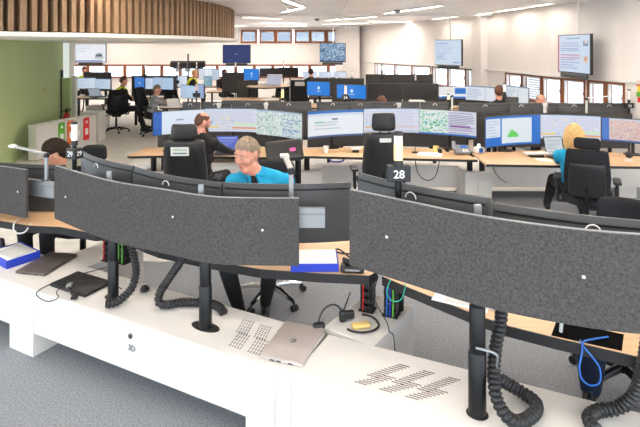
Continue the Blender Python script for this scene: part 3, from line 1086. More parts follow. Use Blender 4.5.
def tv(label, p0, p1, zc, pic, H=.68, wall=None):
    a, c = Vector(p0), Vector(p1)
    d = c - a
    W = d.length
    mid = (a + c) / 2
    t = thing('hanging_screen', label, 'television', (mid.x, mid.y, zc), math.atan2(d.y, d.x))
    b = MB(); b.box((0, .03, 0), (W, .05, H), bevel=.006); b.build('casing', 'black_plastic', t, 0)
    picture('screen', pic, t, lambda u, v: ((u - .5) * (W - .03), .0035, (.5 - v) * (H - .03)))
    b = MB(); b.box((0, .02, -H / 2 - .05), (W * .78, .06, .09), bevel=.012); b.build('speaker_bar', 'monitor_back', t, 0)
    b = MB(); b.box((0, .07, 0), (.3, .04, .3), bevel=.005); b.tube([(0, .09, -.1), (0, .09, CEIL - zc)], .022, 10); b.build('ceiling_pole', 'white_paint', t)
    return t

def laptop(label, loc, rz, m, w=.36, d=.245, open_=None, pic=None, z=0.0, logo=None):
    t = thing('laptop', label, 'laptop', loc, rz)
    b = MB(); b.box((0, 0, .0085), (w, d, .013), bevel=.004, seg=2)
    for sx in (-1, 1):
        for sy in (-1, 1):
            b.lathe([(.008, 0), (.008, .003)], (sx * w * .42, sy * d * .42, 0), 8)
    base = b.build('keyboard_base', m, t)
    if open_ is None:
        b = MB(); b.box((0, .002, .0195), (w, d - .006, .007), bevel=.003, seg=2); lid = b.build('lid', m, t)
        for q in (-.22, .05, .2):
            b = MB(); b.box((-w / 2 - .001, d * q, .0085), (.003, .026, .006)); b.build('port', 'black_plastic', base, 0)
        if logo:
            b = MB(); b.tube([(.017 * math.cos(q), .017 * math.sin(q), .0232) for q in np.linspace(0, 2 * PI, 20, endpoint=False)], .0016, 5, closed=True); b.build('logo_ring', 'monitor_back', lid)
            text_mesh('logo_letters', logo, .026, 'monitor_back', lid, (0, 0, .0233), (0, 0, 0), .0002)
    else:
        R = Matrix.Rotation(open_, 4, 'X')
        q = R @ Vector((0, 0, d / 2))
        b = MB(); b.box((0, d / 2 + q.y, .016 + q.z), (w, .008, d), rot=R, bevel=.003); lid = b.build('lid', m, t, 0)
        if pic:
            def pos(u, v):
                k = R @ Vector(((u - .5) * (w - .02), -.0052, d / 2 + (.5 - v) * (d - .02)))
                return (k.x, d / 2 + k.y, .016 + k.z)
            picture('screen', pic, t, pos)
        b = MB()
        for i in range(5):
            for j in range(12):
                b.box((-w * .4 + j * w * .8 / 11, -d * .12 + i * .02, .0158), (.018, .015, .002))
        k = b.build('keys', 'black_plastic', t, 0); k['kind'] = 'stuff'
    return t

# ------------------------------------------------------------------ people
def head_point(d, s=1.0, off=0.0):
    x, y, z = d
    X, Y, Z = .074 * x, .094 * y, .118 * z
    if z < 0:
        k = -z
        X *= 1 - .26 * k ** 1.4
        if y > 0: Y *= 1 - .45 * k
        else: Y *= 1 - .05 * k
    else:
        X *= 1 + .05 * math.sin(z * 3.1)
    v = Vector((X, Y, Z))
    if off: v += v.normalized() * off
    return v * s

def limb(a, c, l1, l2, pole):
    a, c, pole = Vector(a), Vector(c), Vector(pole)
    d = c - a
    L = min(d.length, (l1 + l2) * .995)
    t = d.normalized()
    c = a + t * L
    k = (l1 * l1 - l2 * l2 + L * L) / (2 * L)
    h = math.sqrt(max(0, l1 * l1 - k * k))
    n = pole - t * pole.dot(t)
    return a + t * k + n.normalized() * h, c

def person(label, loc, rz, seat=.5, lean=12, yaw=0, pitch=10, hands=None, feet=None, knees=None, look=None, hair='short', vox=.012,
           width=1.0, tall=1.0, group=None, fingers=False, beard=False, glasses=False, collar=None, under=None, vest=None, roll=0, neck_len=.178, bulk=1.0, neck_r=.056, hs=1.0, shift=0.0):
    look = dict(dict(top='shirt_black', sleeve='shirt_black', fore='skin', legs='trousers_black', shoe='shoe_black', skin='skin', hair='hair_dark'), **(look or {}))
    t = thing('person', label, 'person', loc, rz, group)
    la = math.radians(lean)
    T = Vector((0, -math.sin(la), math.cos(la)))
    B = Vector((0, -math.cos(la), -math.sin(la)))      # forwards, out of the chest
    hip = Vector((0, 0, seat + .095))
    up = lambda q: hip + T * q * tall
    neck = up(.52) + Vector((shift * .5, 0, 0))
    la2 = la * .45
    N = Vector((0, -math.sin(la2) - .06, math.cos(la2))).normalized()
    hc = neck + N * neck_len + Vector((shift * .5, 0, 0))
    HR = Matrix.Rotation(math.radians(yaw), 4, 'Z') @ Matrix.Rotation(math.radians(roll), 4, 'Y') @ Matrix.Rotation(math.radians(pitch), 4, 'X')
    HM = Matrix.Translation(hc) @ HR @ Matrix.Scale(hs, 4)
    bones = []           # p0, p1, r0, r1, material
    def bone(p0, p1, r0, r1, m): bones.append((Vector(p0), Vector(p1), r0, r1, m))
    W = width
    b = MB()
    Rl = Matrix.Rotation(la, 4, 'X')
    def blob(c, radii, m, rot=Rl, seg=0.0):
        b.ball(c, radii, rot)
        bones.append((Vector(c), Vector(c) + Vector((seg, 0, 0)), min(radii) * 1.0, min(radii), m))
    def solid(p0, p1, r0, r1, m, n=14):
        b.capsule(p0, p1, r0, r1, n); bone(p0, p1, r0, r1, m)
    # trunk
    for q, rx, ry, rz_ in ((.0, .175, .135, .12), (.13, .155, .125, .13), (.26, .165, .125, .14), (.38, .18, .12, .13)):
        b.ball(up(q) + B * .01, (rx * W, ry * (.6 + .4 * W), rz_), Rl, 20, 14)
        for s in (-1, 1):
            bone(up(q) - Vector((s * rx * .45 * W, 0, 0)), up(q), rx * .55 * W, ry * .8, look['top'] if q > .02 else look['legs'])
    sh = {s: up(.44) + Vector((s * .175 * W, 0, 0)) for s in (-1, 1)}
    solid(sh[-1], sh[1], .068, .068, look['top'])
    for s in (-1, 1):
        solid(up(.47) + Vector((s * .12 * W, .01, 0)), neck + Vector((s * .03, .01, .0)), .055, .05, look['top'])
    b.capsule(neck - T * .03, hc + N * -.06, neck_r + .004, neck_r, 14); bone(neck + N * .035, hc + N * -.06, neck_r - .008, neck_r, look['skin'])
    if under:
        solid(up(.43) + B * .09 + Vector((shift * .5, 0, 0)), neck + B * .05 - T * .03, .034, .034, under)
    # arms
    hands = hands or [(-.2, -.42, seat + .27), (.2, -.42, seat + .27)]
    for s, h in zip((-1, 1), hands):
        el, wr = limb(sh[s], h, .29 * tall, .25 * tall, (s * .8, .3, -1))
        solid(sh[s], el, .056 * (.5 + .5 * W), .045, look['sleeve'])
        solid(el, wr, .043, .030, look['fore'])
        d = (wr - el).normalized()
        side = d.cross(Vector((0, 0, 1)))
        side = side.normalized() if side.length > .1 else Vector((1, 0, 0))
        nrm = side.cross(d)
        pm = wr + d * .055
        b.ball(pm, (.042, .05, .017), Matrix((side, d, nrm)).transposed().to_4x4(), 12, 10)
        bones.append((wr + d * .02, pm + d * .03, .03, .03, look['skin']))
        for i, (o, L) in enumerate(((-.031, .062), (-.0105, .072), (.0105, .068), (.031, .052))):
            p0 = wr + d * .092 + side * o
            p1 = p0 + d * L * .55 - nrm * .006 + side * o * .12
            p2 = p1 + d * L * .38 - nrm * .022
            solid(p0, p1, .0088, .0082, look['skin'], 8); solid(p1, p2, .0082, .007, look['skin'], 8)
        th0 = wr + d * .035 - side * s * .034
        th1 = th0 + d * .03 - side * s * .026 - nrm * .008
        solid(th0, th1, .012, .010, look['skin'], 8); solid(th1, th1 + d * .03 - side * s * .004 - nrm * .006, .010, .008, look['skin'], 8)
    # legs
    knees = knees or [(-.13, -.44, seat + .07), (.13, -.44, seat + .07)]
    feet = feet or [(-.13, -.40, .085), (.13, -.42, .085)]
    for s, k, f in zip((-1, 1), knees, feet):
        hp = hip + Vector((s * .09, 0, -.01))
        k, f = Vector(k), Vector(f)
        solid(hp, k, .088 * (.5 + .5 * bulk), .062 * bulk, look['legs'])
        solid(k, k + (f - k) * .45, .062 * bulk, .058 * bulk, look['legs'])
        solid(k + (f - k) * .45, f, .058 * bulk, .045 * bulk, look['legs'])
        d = Vector((0, -1, 0))
        heel = f + Vector((0, .035, -.045))
        toe = f + d * .165 + Vector((s * .015, 0, -.052))
        solid(heel, toe, .038, .03, look['shoe'], 12)
        solid(f + Vector((0, 0, -.02)), f + (toe - f) * .55, .042, .036, look['shoe'], 12)
    # head
    hb = bmesh.new()
    bmesh.ops.create_uvsphere(hb, u_segments=32, v_segments=24, radius=1)
    vs = [b.bm.verts.new(HM @ head_point(v.co.normalized())) for v in hb.verts]
    hb.verts.index_update()
    for f in hb.faces: b.bm.faces.new([vs[v.index] for v in f.verts])
    hb.free()
    H = lambda x, y, z: HM @ Vector((x, y, z))
    sk = look['skin']
    b.capsule(H(0, -.088, .018), H(0, -.109, -.020), .008, .0125, 10)
    b.ball(H(0, -.099, -.026), (.017, .012, .009), HR, 10, 8)
    b.capsule(H(-.042, -.075, .032), H(.042, -.075, .032), .012, .012, 10)
    b.ball(H(0, -.078, -.096), (.026, .018, .018), HR, 12, 8)
    b.capsule(H(-.05, -.01, -.082), H(0, -.07, -.098), .022, .022, 10)
    b.capsule(H(.05, -.01, -.082), H(0, -.07, -.098), .022, .022, 10)
    b.capsule(H(-.02, -.084, -.056), H(.02, -.084, -.056), .0075, .0075, 8)
    b.capsule(H(-.016, -.084, -.068), H(.016, -.084, -.068), .008, .008, 8)
    for s in (-1, 1):
        b.ball(H(s * .038, -.068, -.022), (.028, .022, .026), HR, 12, 8)
        b.ball(H(s * .077, .006, -.002), (.010, .022, .032), HR @ Matrix.Rotation(.3 * s, 4, 'Z'), 12, 8)
    bone(H(0, 0, .02), H(0, -.02, -.06), .1, .085, sk)
    src = b.build('body', sk, None, 0)
    md = src.modifiers.new('r', 'REMESH'); md.mode = 'VOXEL'; md.voxel_size = vox; md.use_smooth_shade = True
    ms = src.modifiers.new('s', 'SMOOTH'); ms.factor = .5; ms.iterations = 3
    bpy.context.view_layer.update()
    me = bpy.data.meshes.new_from_object(src.evaluated_get(bpy.context.evaluated_depsgraph_get()))
    bpy.data.objects.remove(src)
    me.name = 'body'
    # which cloth each face belongs to
    names = []
    for q in bones:
        if q[4] not in names: names.append(q[4])
    nf = len(me.polygons)
    cen = np.empty(nf * 3); me.polygons.foreach_get('center', cen); cen = cen.reshape(-1, 3)
    best = np.full(nf, 1e9); idx = np.zeros(nf, dtype=np.int32)
    for p0, p1, r0, r1, m in bones:
        a = np.array(p0); d = np.array(p1) - a; L2 = max(1e-9, d @ d)
        tt = np.clip(((cen - a) @ d) / L2, 0, 1)
        dist = np.linalg.norm(cen - (a + tt[:, None] * d), axis=1) - (r0 + (r1 - r0) * tt)
        w_ = dist < best
        best[w_] = dist[w_]; idx[w_] = names.index(m)
    me.materials.clear()
    for m in names: me.materials.append(M[m])
    me.polygons.foreach_set('material_index', idx)
    me.shade_smooth()
    body = bpy.data.objects.new('body', me)
    C.objects.link(body); body.parent = t
    # face details
    for s in (-1, 1):
        b = MB(); b.ball(H(s * .031, -.0835, .012), (.0125, .009, .0055), HR, 12, 8); eye = b.build('eye', 'eye_white', t)
        b = MB(); b.ball(H(s * .031, -.0915, .0115), (.0062, .0022, .0048), HR, 10, 6); b.build('iris', 'iris', eye)
        b = MB(); b.tube([H(s * .016, -.0905, .034), H(s * .032, -.0905, .038), H(s * .048, -.081, .033)], [.0028, .0036, .002], 6); b.build('eyebrow', look['hair'], t)
    b = MB(); b.tube([H(-.021, -.0885, -.062), H(0, -.0935, -.061), H(.021, -.0885, -.062)], [.0018, .004, .0018], 6); b.build('lips', 'lip', t)
    # hair
    b = MB()
    hb = bmesh.new()
    bmesh.ops.create_uvsphere(hb, u_segments=40, v_segments=28, radius=1)
    def thr(d):
        y = d.y
        q = (.70 + (.1 - .70) * (y + 1)) if y < 0 else (.1 - .62 * y)
        if abs(y) < .3 and hair != 'long': q = max(q, .2)
        return q
    def keep(d):
        if d.z < thr(d): return False
        if hair == 'ring' and d.z > .6 and d.y < .6: return False
        return True
    offm = {'short': .010, 'ring': .006, 'long': .018, 'full': .022, 'bald': .004}[hair]
    if hair != 'bald':
        vv = {}
        for v in hb.verts:
            d = v.co.normalized()
            nz = noise.noise(d * 7.0) * .004 + noise.noise(d * 19.0) * .003
            edge = max(0.0, min(1.0, (d.z - thr(d)) / .25))
            vv[v] = (HM @ head_point(d, 1, offm * (.45 + .55 * edge) + nz), HM @ head_point(d, 1, -.006))
        out, inn = {}, {}
        fs = [f for f in hb.faces if keep(f.calc_center_median().normalized())]
        for f in fs:
            for v in f.verts:
                if v not in out:
                    out[v] = b.bm.verts.new(vv[v][0]); inn[v] = b.bm.verts.new(vv[v][1])
        fset = set(fs)
        for f in fs:
            b.bm.faces.new([out[v] for v in f.verts]); b.bm.faces.new([inn[v] for v in reversed(f.verts)])
            for e in f.edges:
                if sum(1 for g in e.link_faces if g in fset) == 1:
                    p, q = e.verts
                    b.bm.faces.new((out[p], out[q], inn[q], inn[p]))
        if hair == 'long':
            r = random.Random(5)
            for i in range(34):
                a = -0.35 + (PI + .7) * i / 33
                c0 = H(.060 * math.cos(a), .07 * math.sin(a) + .005, .085)
                c1 = H(.094 * math.cos(a), .108 * math.sin(a), .0)
                c2 = H(.098 * math.cos(a) + r.uniform(-.006, .006), .112 * math.sin(a), -.09)
                c3 = H(.085 * math.cos(a) + r.uniform(-.012, .012), .10 * math.sin(a), -.165 + r.uniform(-.03, .02))
                b.tube(smooth_line([c0, c1, c2, c3], 4), [.012] + [.017] * 10 + [.012, .004][:2], 6)
        b.build('hair', look['hair'], t, 60)
    hb.free()
    if beard:
        b = MB()
        b.tube([H(-.062, -.02, -.05), H(-.05, -.055, -.085), H(0, -.088, -.112), H(.05, -.055, -.085), H(.062, -.02, -.05)], [.012, .02, .024, .02, .012], 8)
        b.build('beard', look['hair'], t)
    if glasses:
        b = MB()
        for s in (-1, 1):
            b.tube([H(s * .033 + .02 * math.cos(q), -.102, .012 + .015 * math.sin(q)) for q in np.linspace(0, 2 * PI, 16, endpoint=False)], .0018, 5, closed=True)
            b.tube([H(s * .053, -.1, .016), H(s * .082, -.03, .018), H(s * .082, .01, .012)], .002, 5)
        b.tube([H(-.013, -.103, .014), H(.013, -.103, .014)], .002, 5)
        b.build('glasses', 'black_plastic', t)
    if collar:
        b = MB()
        for s in (-1, 1):
            pts = []
            for q in np.linspace(0, PI * .86, 9):
                pts.append(neck + Vector((s * .068 * math.sin(q), .064 * math.cos(q), .0)) + T * (.012 - .03 * (q / PI)) )
            pts.append(up(.42) + B * .118 + Vector((s * .05, 0, 0)))
            b.tube(smooth_line(pts, 3), .014, 6)
        b.build('collar', collar, t)
    if vest:
        b = MB()
        for s in (-1, 1):
            b.tube(smooth_line([up(.2) + B * .15 + Vector((s * .09 * W, 0, 0)), up(.42) + B * .125 + Vector((s * .1 * W, 0, 0)), up(.53) + Vector((s * .1 * W, 0, 0)), up(.42) - B * .13 + Vector((s * .1 * W, 0, 0)), up(.15) - B * .14 + Vector((s * .09 * W, 0, 0))], 4), .03, 8)
        b.tube([up(.2) + Vector((.185 * W * math.cos(q), 0, 0)) + B * (.15 * math.sin(q)) for q in np.linspace(0, 2 * PI, 20, endpoint=False)], .03, 8, closed=True)
        b.build('reflective_vest', vest, t)
    return t

# ------------------------------------------------------------------ near row: the long white bench
nL, nR = (.45 * .42, .893 * .42), (.41 * .42, .912 * .42)
def spur(p):
    x, y = p
    return [(x, y), (x + .304, y + .436), (x + .304 - .279, y + .436 + .195), (x - .279, y + .195)]
J = (-.138, 2.605)
bA = bench('long white cable bench with two black posts and a dark laptop, its left part', [(-3.2, 4.143), J], [nL, nL],
           legs=[[(-2.22, 3.647), (-1.985, 3.528), (-1.875, 3.745), (-2.11, 3.865)], [(-.40, 2.745), (-.145, 2.615), (-.02, 2.86), (-.27, 2.99)]],
           spurs=[spur((-1.80, 3.885))], joints=[((-.245, 2.656), (-.235, 2.651)), ((-.16, 2.613), (-.15, 2.608))])
b = MB(); b.lathe([(.001, .003), (.011, .002), (.015, 0), (.015, -.004)], (0, 0, 0), 14, Matrix.Rotation(PI / 2, 4, 'X'))
lk = b.build('lock', 'monitor_back', bA, loc=(-1.16 + 3.2, 3.113 - 4.143 - .003, .385), rz=math.atan2(-.45, .893))
text_mesh('bench_mark', '3D', .05, 'grey_plastic', bA, (-1.15 + 3.2, 3.108 - 4.143 + .004, .31), (PI / 2, 0, math.atan2(-.45, .893)))
bR = bench('white cable bench with one black post and a slotted vent, its right part', [J, (2.0, 1.644)], [nR, nR],
           legs=[], spurs=[spur((.30, 2.862))], joints=[])
# ventilation slots
def vents(parent, e, n, bars, step, pairs, slot, org):
    b = MB()
    ang = math.atan2(e.y, e.x)
    for k in range(pairs):
        for (p0, p1, wdt, nx, ny) in bars:
            p0, p1 = Vector(p0), Vector(p1)
            for j in range(ny):
                for i in range(nx):
                    q = p0 + (p1 - p0) * (j / (ny - 1))
                    u = q.x + (i / (nx - 1) - .5) * wdt + k * step
                    c = Vector(J) + e * u + n * q.y
                    b.box((c.x - org[0], c.y - org[1], .4702), (slot[0], slot[1], .0012), rz=ang)
    o = b.build('vent_slots', 'slot_black', parent, 0)
    o['kind'] = 'stuff'
eL, eN = Vector((.893, -.45)), Vector((.45, .893))
fL, fN = Vector((.912, -.41)), Vector((.41, .912))
vents(bA, eL, eN, [((-.415, .075), (-.44, .195), .07, 5, 5), ((-.465, .21), (-.50, .325), .07, 5, 5)], .125, 3, (.0048, .021), (-3.2, 4.143))
vents(bR, fL, fN, [((.335, .088), (.452, .195), .06, 9, 8), ((.372, .165), (.495, .315), .055, 9, 10)], .13, 3, (.0046, .0085), J)

# posts, rails, felt screens
lift_post('black telescopic post on the white bench, second from the left', -.687, 3.06, .47, 1.13, .036, (math.atan2(-.45, .893), 1, .10, .048), tab=(px(201, 3.09), 3.09, 1.318))
lift_post('leftmost black telescopic post on the white bench, beside the black laptop', -1.385, 3.415, .47, 1.13, .032, (math.atan2(-.5, .87), 1, .07, .04), tab=(px(109, 3.44), 3.445, 1.312))
lift_post('thick black telescopic post on the white bench under the right felt screen', .72, 2.335, .47, 1.22, .037, (math.atan2(-.41, .912), 1, .05, .043), tab=(px(478, 2.31), 2.315, 1.436))
def rail(label, pts, z0, z1):
    o = pts[0]
    t = thing('mounting_rail', label, 'rail', (o[0], o[1], z0))
    ln = smooth_line([(p[0] - o[0], p[1] - o[1]) for p in pts], 5)
    b = MB(); b.ribbon(ln, 0, z1 - z0, .03); b.build('profile', 'aluminium', t, 30)
    b = MB(); b.ribbon([(x, y - .0165) for x, y in ln], (z1 - z0) * .68, (z1 - z0) * .74, .004); b.build('groove', 'grey_plastic', t, 0)
    return t
rail('aluminium rail carrying the screens of the man in blue, its end beside the felt screen', [(-1.87, 3.84), (-1.36, 3.465), (-.98, 3.27), (-.62, 3.115), (-.34, 3.045), (.03, 3.03)], 1.08, 1.195)
rail('aluminium rail between the leftmost felt screen and the next one', [(-3.5, 4.66), (-2.7, 4.33), (-2.14, 4.12)], .93, 1.06)
rail('aluminium rail behind the right felt screen', [(.22, 2.69), (.42, 2.50), (.72, 2.285), (1.0, 2.14), (1.3, 2.06), (1.75, 2.02)], 1.13, 1.24)
felt_screen('long charcoal felt screen in front of the man in the blue shirt', [(-1.95, 3.77), (-1.40, 3.36), (-1.0, 3.16), (-.642, 2.995), (-.36, 2.965), (-.122, 2.96)], .885, 1.272,
            [(-1.84, 3.7, 1.075), (-.37, 2.96, 1.09), (-.93, 3.1, 1.12)])
felt_screen('large dark felt screen nearest the viewer, under the number 28', [(.159, 2.63), (.42, 2.425), (.692, 2.22), (.978, 2.08), (1.257, 2.0), (1.65, 1.96)], 1.03, 1.415,
            [(.315, 2.5, 1.225), (1.0, 2.05, 1.23)])
felt_screen('grey felt screen cut by the left edge, left of the aluminium rail end', [(-3.7, 4.62), (-2.65, 4.22), (-2.35, 4.09)], .78, 1.165, [(-2.5, 4.15, .98)])

# monitors of the near row, seen from behind
monitor('back of the curved monitor left of the man in blue, nearest sign 29', (-1.96, 4.15), (-1.36, 3.64), 1.285, faces_room=True, mount=(-1.62, 3.66, 1.13))
monitor('back of the curved monitor in the middle behind the long felt screen', (-1.35, 3.63), (-.64, 3.21), 1.28, faces_room=True, mount=(-1.0, 3.29, 1.13))
monitor('back of the black curved monitor past the right end of the long felt screen', (-.617, 3.215), (.194, 3.215), 1.278, faces_room=True, mount=(-.2, 3.05, 1.13), ring=False)
monitor('back of the curved monitor behind sign 28', (.207, 2.90), (.79, 2.41), 1.42, faces_room=True, mount=(.47, 2.48, 1.18))
monitor('back of the curved monitor above the right end of the dark felt screen', (.80, 2.375), (1.57, 2.08), 1.405, faces_room=True, mount=(1.12, 2.10, 1.18))
monitor('back of the flat black monitor behind the leftmost felt screen', (-3.05, 4.52), (-2.2, 4.34), 1.128, faces_room=True, mount=(-2.62, 4.32, 1.0), ring=False)

# desks
desk('curved birch desk of the man in the blue shirt', [(-1.56, 3.93), (-1.246, 3.635), (-1.117, 3.545), (-.725, 3.37), (-.38, 3.24), (0, 3.178), (.302, 3.148), (.357, 3.205)],
     [(-1.2, 4.45), (-1.02, 4.1), (-.55, 3.84), (-.1, 3.76), (.4, 3.8), (.80, 3.87)], .74, [(.335, 3.42, .47), (-.83, 3.74, .0)])
desk('curved birch desk under sign 28 with a black cable flap', [(.385, 3.14), (.513, 3.0), (.798, 2.713), (.938, 2.59), (1.146, 2.475), (1.456, 2.32), (1.9, 2.2), (2.4, 2.15)],
     [(.85, 3.84), (1.02, 3.5), (1.25, 3.2), (1.6, 2.95), (2.0, 2.82), (2.6, 2.75)], .74, [(.50, 3.27, .47), (.93, 3.0, 0), (2.3, 2.5, 0)],
     tray=[(1.13, 2.492), (1.40, 2.365), (1.49, 2.50), (1.22, 2.63)])
desk('birch desk of the dark-haired person at sign 29', [(-3.5, 4.55), (-2.59, 4.14), (-2.3, 4.03), (-2.04, 4.0), (-1.69, 3.85), (-1.62, 3.87)],
     [(-3.2, 5.1), (-2.7, 4.72), (-2.2, 4.52), (-1.75, 4.5), (-1.5, 4.42), (-1.27, 4.36)], .74, [(-3.1, 4.6, 0), (-1.62, 4.02, .47)])
cable_riser('black cable chain with red leads under the desk corner right of the blue box', .305, 3.262, .47, .70, -.42, ['red_plastic', 'black_plastic'])
cable_riser('black cable chain with blue and green leads, beside the one with red leads', .447, 3.20, .47, .69, -.42, ['blue_cable', 'blue_card', 'green_card'])
cable_riser('black cable chain with red leads, left of the leftmost black post', -1.66, 4.02, .47, .70, -.5, ['red_plastic', 'black_plastic'])
cable_riser('black cable chain with green leads, right of the leftmost black post', -1.53, 3.98, .47, .69, -.5, ['green_card', 'green_card'])

# hoses
ribbed_hose('ribbed black hose curling down beside the leftmost black post', [(-1.31, 3.47, 1.02), (-1.30, 3.46, .87), (-1.255, 3.44, .74), (-1.235, 3.42, .63), (-1.25, 3.365, .55), (-1.31, 3.30, .505), (-1.38, 3.275, .499)])
ribbed_hose('ribbed black hose lying on the white bench behind the second post', [(-.85, 3.27, 1.0), (-.867, 3.26, .83), (-.958, 3.28, .68), (-1.03, 3.285, .57), (-1.03, 3.27, .51), (-.97, 3.27, .499), (-.89, 3.30, .499), (-.73, 3.29, .499), (-.645, 3.24, .499), (-.60, 3.19, .485)])
ribbed_hose('ribbed black hose coiled on the bench beside the thick right post', [(.835, 2.37, 1.1), (.838, 2.36, .947), (.836, 2.36, .88), (.81, 2.35, .77), (.79, 2.32, .67), (.785, 2.27, .59), (.815, 2.235, .535), (.875, 2.24, .503), (.96, 2.29, .502), (1.0, 2.36, .502), (.965, 2.425, .505), (.895, 2.44, .54), (.84, 2.425, .575), (.80, 2.42, .56)], .030)
ribbed_hose('ribbed black hose cut by the right edge at the bottom corner', [(1.45, 2.24, .95), (1.43, 2.26, .72), (1.40, 2.28, .59), (1.345, 2.305, .52), (1.26, 2.31, .502), (1.19, 2.26, .502), (1.19, 2.18, .502)], .030)

# number signs
sign_post('sign post 28 with a lit yellow signal lamp above the dark felt screen', px(398.3, 2.565), 2.565, 1.10, zat(132, 2.565), '28', zsign=zat(173, 2.565), size=(.118, .05, .078))
sign_post('sign post 29 with a white signal lamp beside the dark-haired person', px(74.5, 3.88), 3.88, 1.06, zat(122, 3.88), '29', rz=-.42, lens='lens_white', zsign=zat(153, 3.88), size=(.098, .08, .078), second=True)

# task lamps
task_lamp('silver task lamp standing over the right end of the long felt screen', (px(291.5, 3.13), 3.10, 1.19), (px(291.5, 3.13), 3.10, 1.395), (-.25, 3.56, 1.385))
task_lamp('silver task lamp with its arm stretched over the leftmost felt screen', (px(46.5, 4.17), 4.17, 1.05), (px(46.5, 4.17), 4.17, 1.265), (px(12, 4.2), 4.18, 1.33))

# laptops and small things on the bench
ZB = .4701
laptop('silver closed laptop on the white bench, a round logo on its lid', (-.15, 2.878, ZB), math.radians(71), 'laptop_silver', logo='hp', w=.36, d=.25)
laptop('grey-brown closed laptop at the left beside the blue box', (-2.10, 3.93, ZB), math.radians(79), 'laptop_dark', w=.36, d=.25, logo='hp')
laptop('thin black closed laptop with a cable on it, left of the leftmost post', (-1.683, 3.595, ZB), -.47, 'laptop_black', w=.36, d=.225, logo='hp')
t = thing('document_box', 'open blue card box with white papers at the far left of the bench', 'box', (-2.43, 4.05, ZB), math.radians(55))
b = MB()
b.box((0, 0, .004), (.25, .33, .008)); b.box((0, .16, .03), (.25, .01, .06), bevel=.002); b.box((.12, 0, .03), (.01, .33, .06), bevel=.002); b.box((-.12, 0, .03), (.01, .33, .06), bevel=.002); b.box((0, -.16, .03), (.25, .01, .06), bevel=.002)
b.build('tray', 'blue_card', t, 0)
b = MB(); b.box((0, 0, .034), (.22, .29, .052), bevel=.003); b.build('paper_stack', 'paper', t, 0)
b = MB(); b.box((.0, -.02, .0625), (.18, .24, .004), rz=.12); b.build('cover_sheet', 'light_plastic', t, 0)
t = thing('charging_stand', 'small dark stand at the left edge behind the blue box', 'charger', (px(1, 4.2), 4.2, ZB), .2)
b = MB(); b.lathe([(.05, 0), (.052, .012), (.03, .018), (.026, .09), (.014, .105)], n=14); b.build('stand', 'black_plastic', t)
b = MB(); b.box((0, -.028, .06), (.03, .01, .06), bevel=.003); b.build('clip', 'monitor_back', t, 0)
cable('usb_lead', 'thin black lead looping over the black laptop on the bench', [(-1.36, 3.50, .49), (-1.48, 3.56, .504), (-1.62, 3.60, .506), (-1.74, 3.56, .504), (-1.79, 3.47, .49), (-1.75, 3.41, .474), (-1.80, 3.36, .474), (-1.93, 3.47, .474), (-1.90, 3.58, .482), (-1.80, 3.64, .503), (-1.76, 3.655, .505)], .0035, 'black_plastic')
t = thing('usb_adapter', 'grey and black lead adapter lying across the front of the black laptop', 'adapter', (-1.675, 3.43, ZB), .2)
b = MB(); b.box((-.03, .08, .045), (.036, .05, .02), bevel=.004); b.build('metal_plug', 'aluminium', t, 0)
b = MB(); b.tube([(-.03, .05, .042), (-.01, .02, .03), (.015, -.01, .014)], .008, 6); b.box((.03, -.03, .012), (.04, .05, .018), bevel=.004); b.build('sleeve', 'black_plastic', t, 30)
cable('white_lead', 'thin grey lead running along the bench towards the left cable chain', [(-1.55, 3.93, .478), (-1.72, 3.80, .474), (-1.83, 3.72, .474), (-1.80, 3.66, .474), (-1.72, 3.64, .474)], .003, 'monitor_back')
t = thing('door_stop', 'small black knob beside the hose end on the bench', 'knob', (-1.21, 3.52, ZB))
b = MB(); b.lathe([(.03, 0), (.032, .012), (.02, .03), (.008, .036)], n=12); b.build('knob', 'black_plastic', t)

# headset, pen-like antenna and foam band by the cable chains
t = thing('headset', 'black headset with one ear cup and a boom lying on the bench', 'headset', (.145, 3.10, ZB), .3)
b = MB(); b.tube([(-.085 + .085 * math.cos(q), .0 + .02 * math.cos(q), .02 + .105 * math.sin(q)) for q in np.linspace(0, PI, 16)], .006, 6); b.build('headband', 'black_plastic', t)
b = MB(); b.rbox((-.165, -.02, .022), (.075, .05, .04), .018, 4); b.build('ear_cup', 'black_plastic', t)
b = MB(); b.rbox((.0, .02, .035), (.045, .04, .07), .016, 4); b.build('second_ear_cup', 'black_plastic', t)
b = MB(); b.tube([(.0, .02, .06), (.03, .03, .11), (.06, .05, .16)], [.006, .005, .003], 6); b.build('boom', 'black_plastic', t)
t = thing('glasses', 'black loop band with a yellow pad lying on the bench beside the headset', 'headband', (.255, 3.06, ZB), .2)
b = MB(); b.tube([(.1 * math.cos(q), .07 * math.sin(q), .008 + .03 * max(0, math.sin(q))) for q in np.linspace(-PI * .92, PI * .45, 22)], .007, 6); b.build('band', 'black_plastic', t)
b = MB(); b.rbox((-.01, .0, .012), (.11, .055, .02), .009, 4); b.build('foam_pad', 'yellow_foam', t)
b = MB(); b.rbox((-.06, .09, .035), (.07, .035, .05), .014, 4); b.build('clip', 'black_plastic', t)
cable('black_lead', 'thin black lead dropping off the bench edge beside the cable chains', [(.36, 3.14, .74), (.33, 3.12, .62), (.40, 3.06, .50), (.41, 3.0, .474), (.43, 2.98, .46), (.44, 2.93, .34), (.5, 2.92, .2)], .003, 'black_plastic')

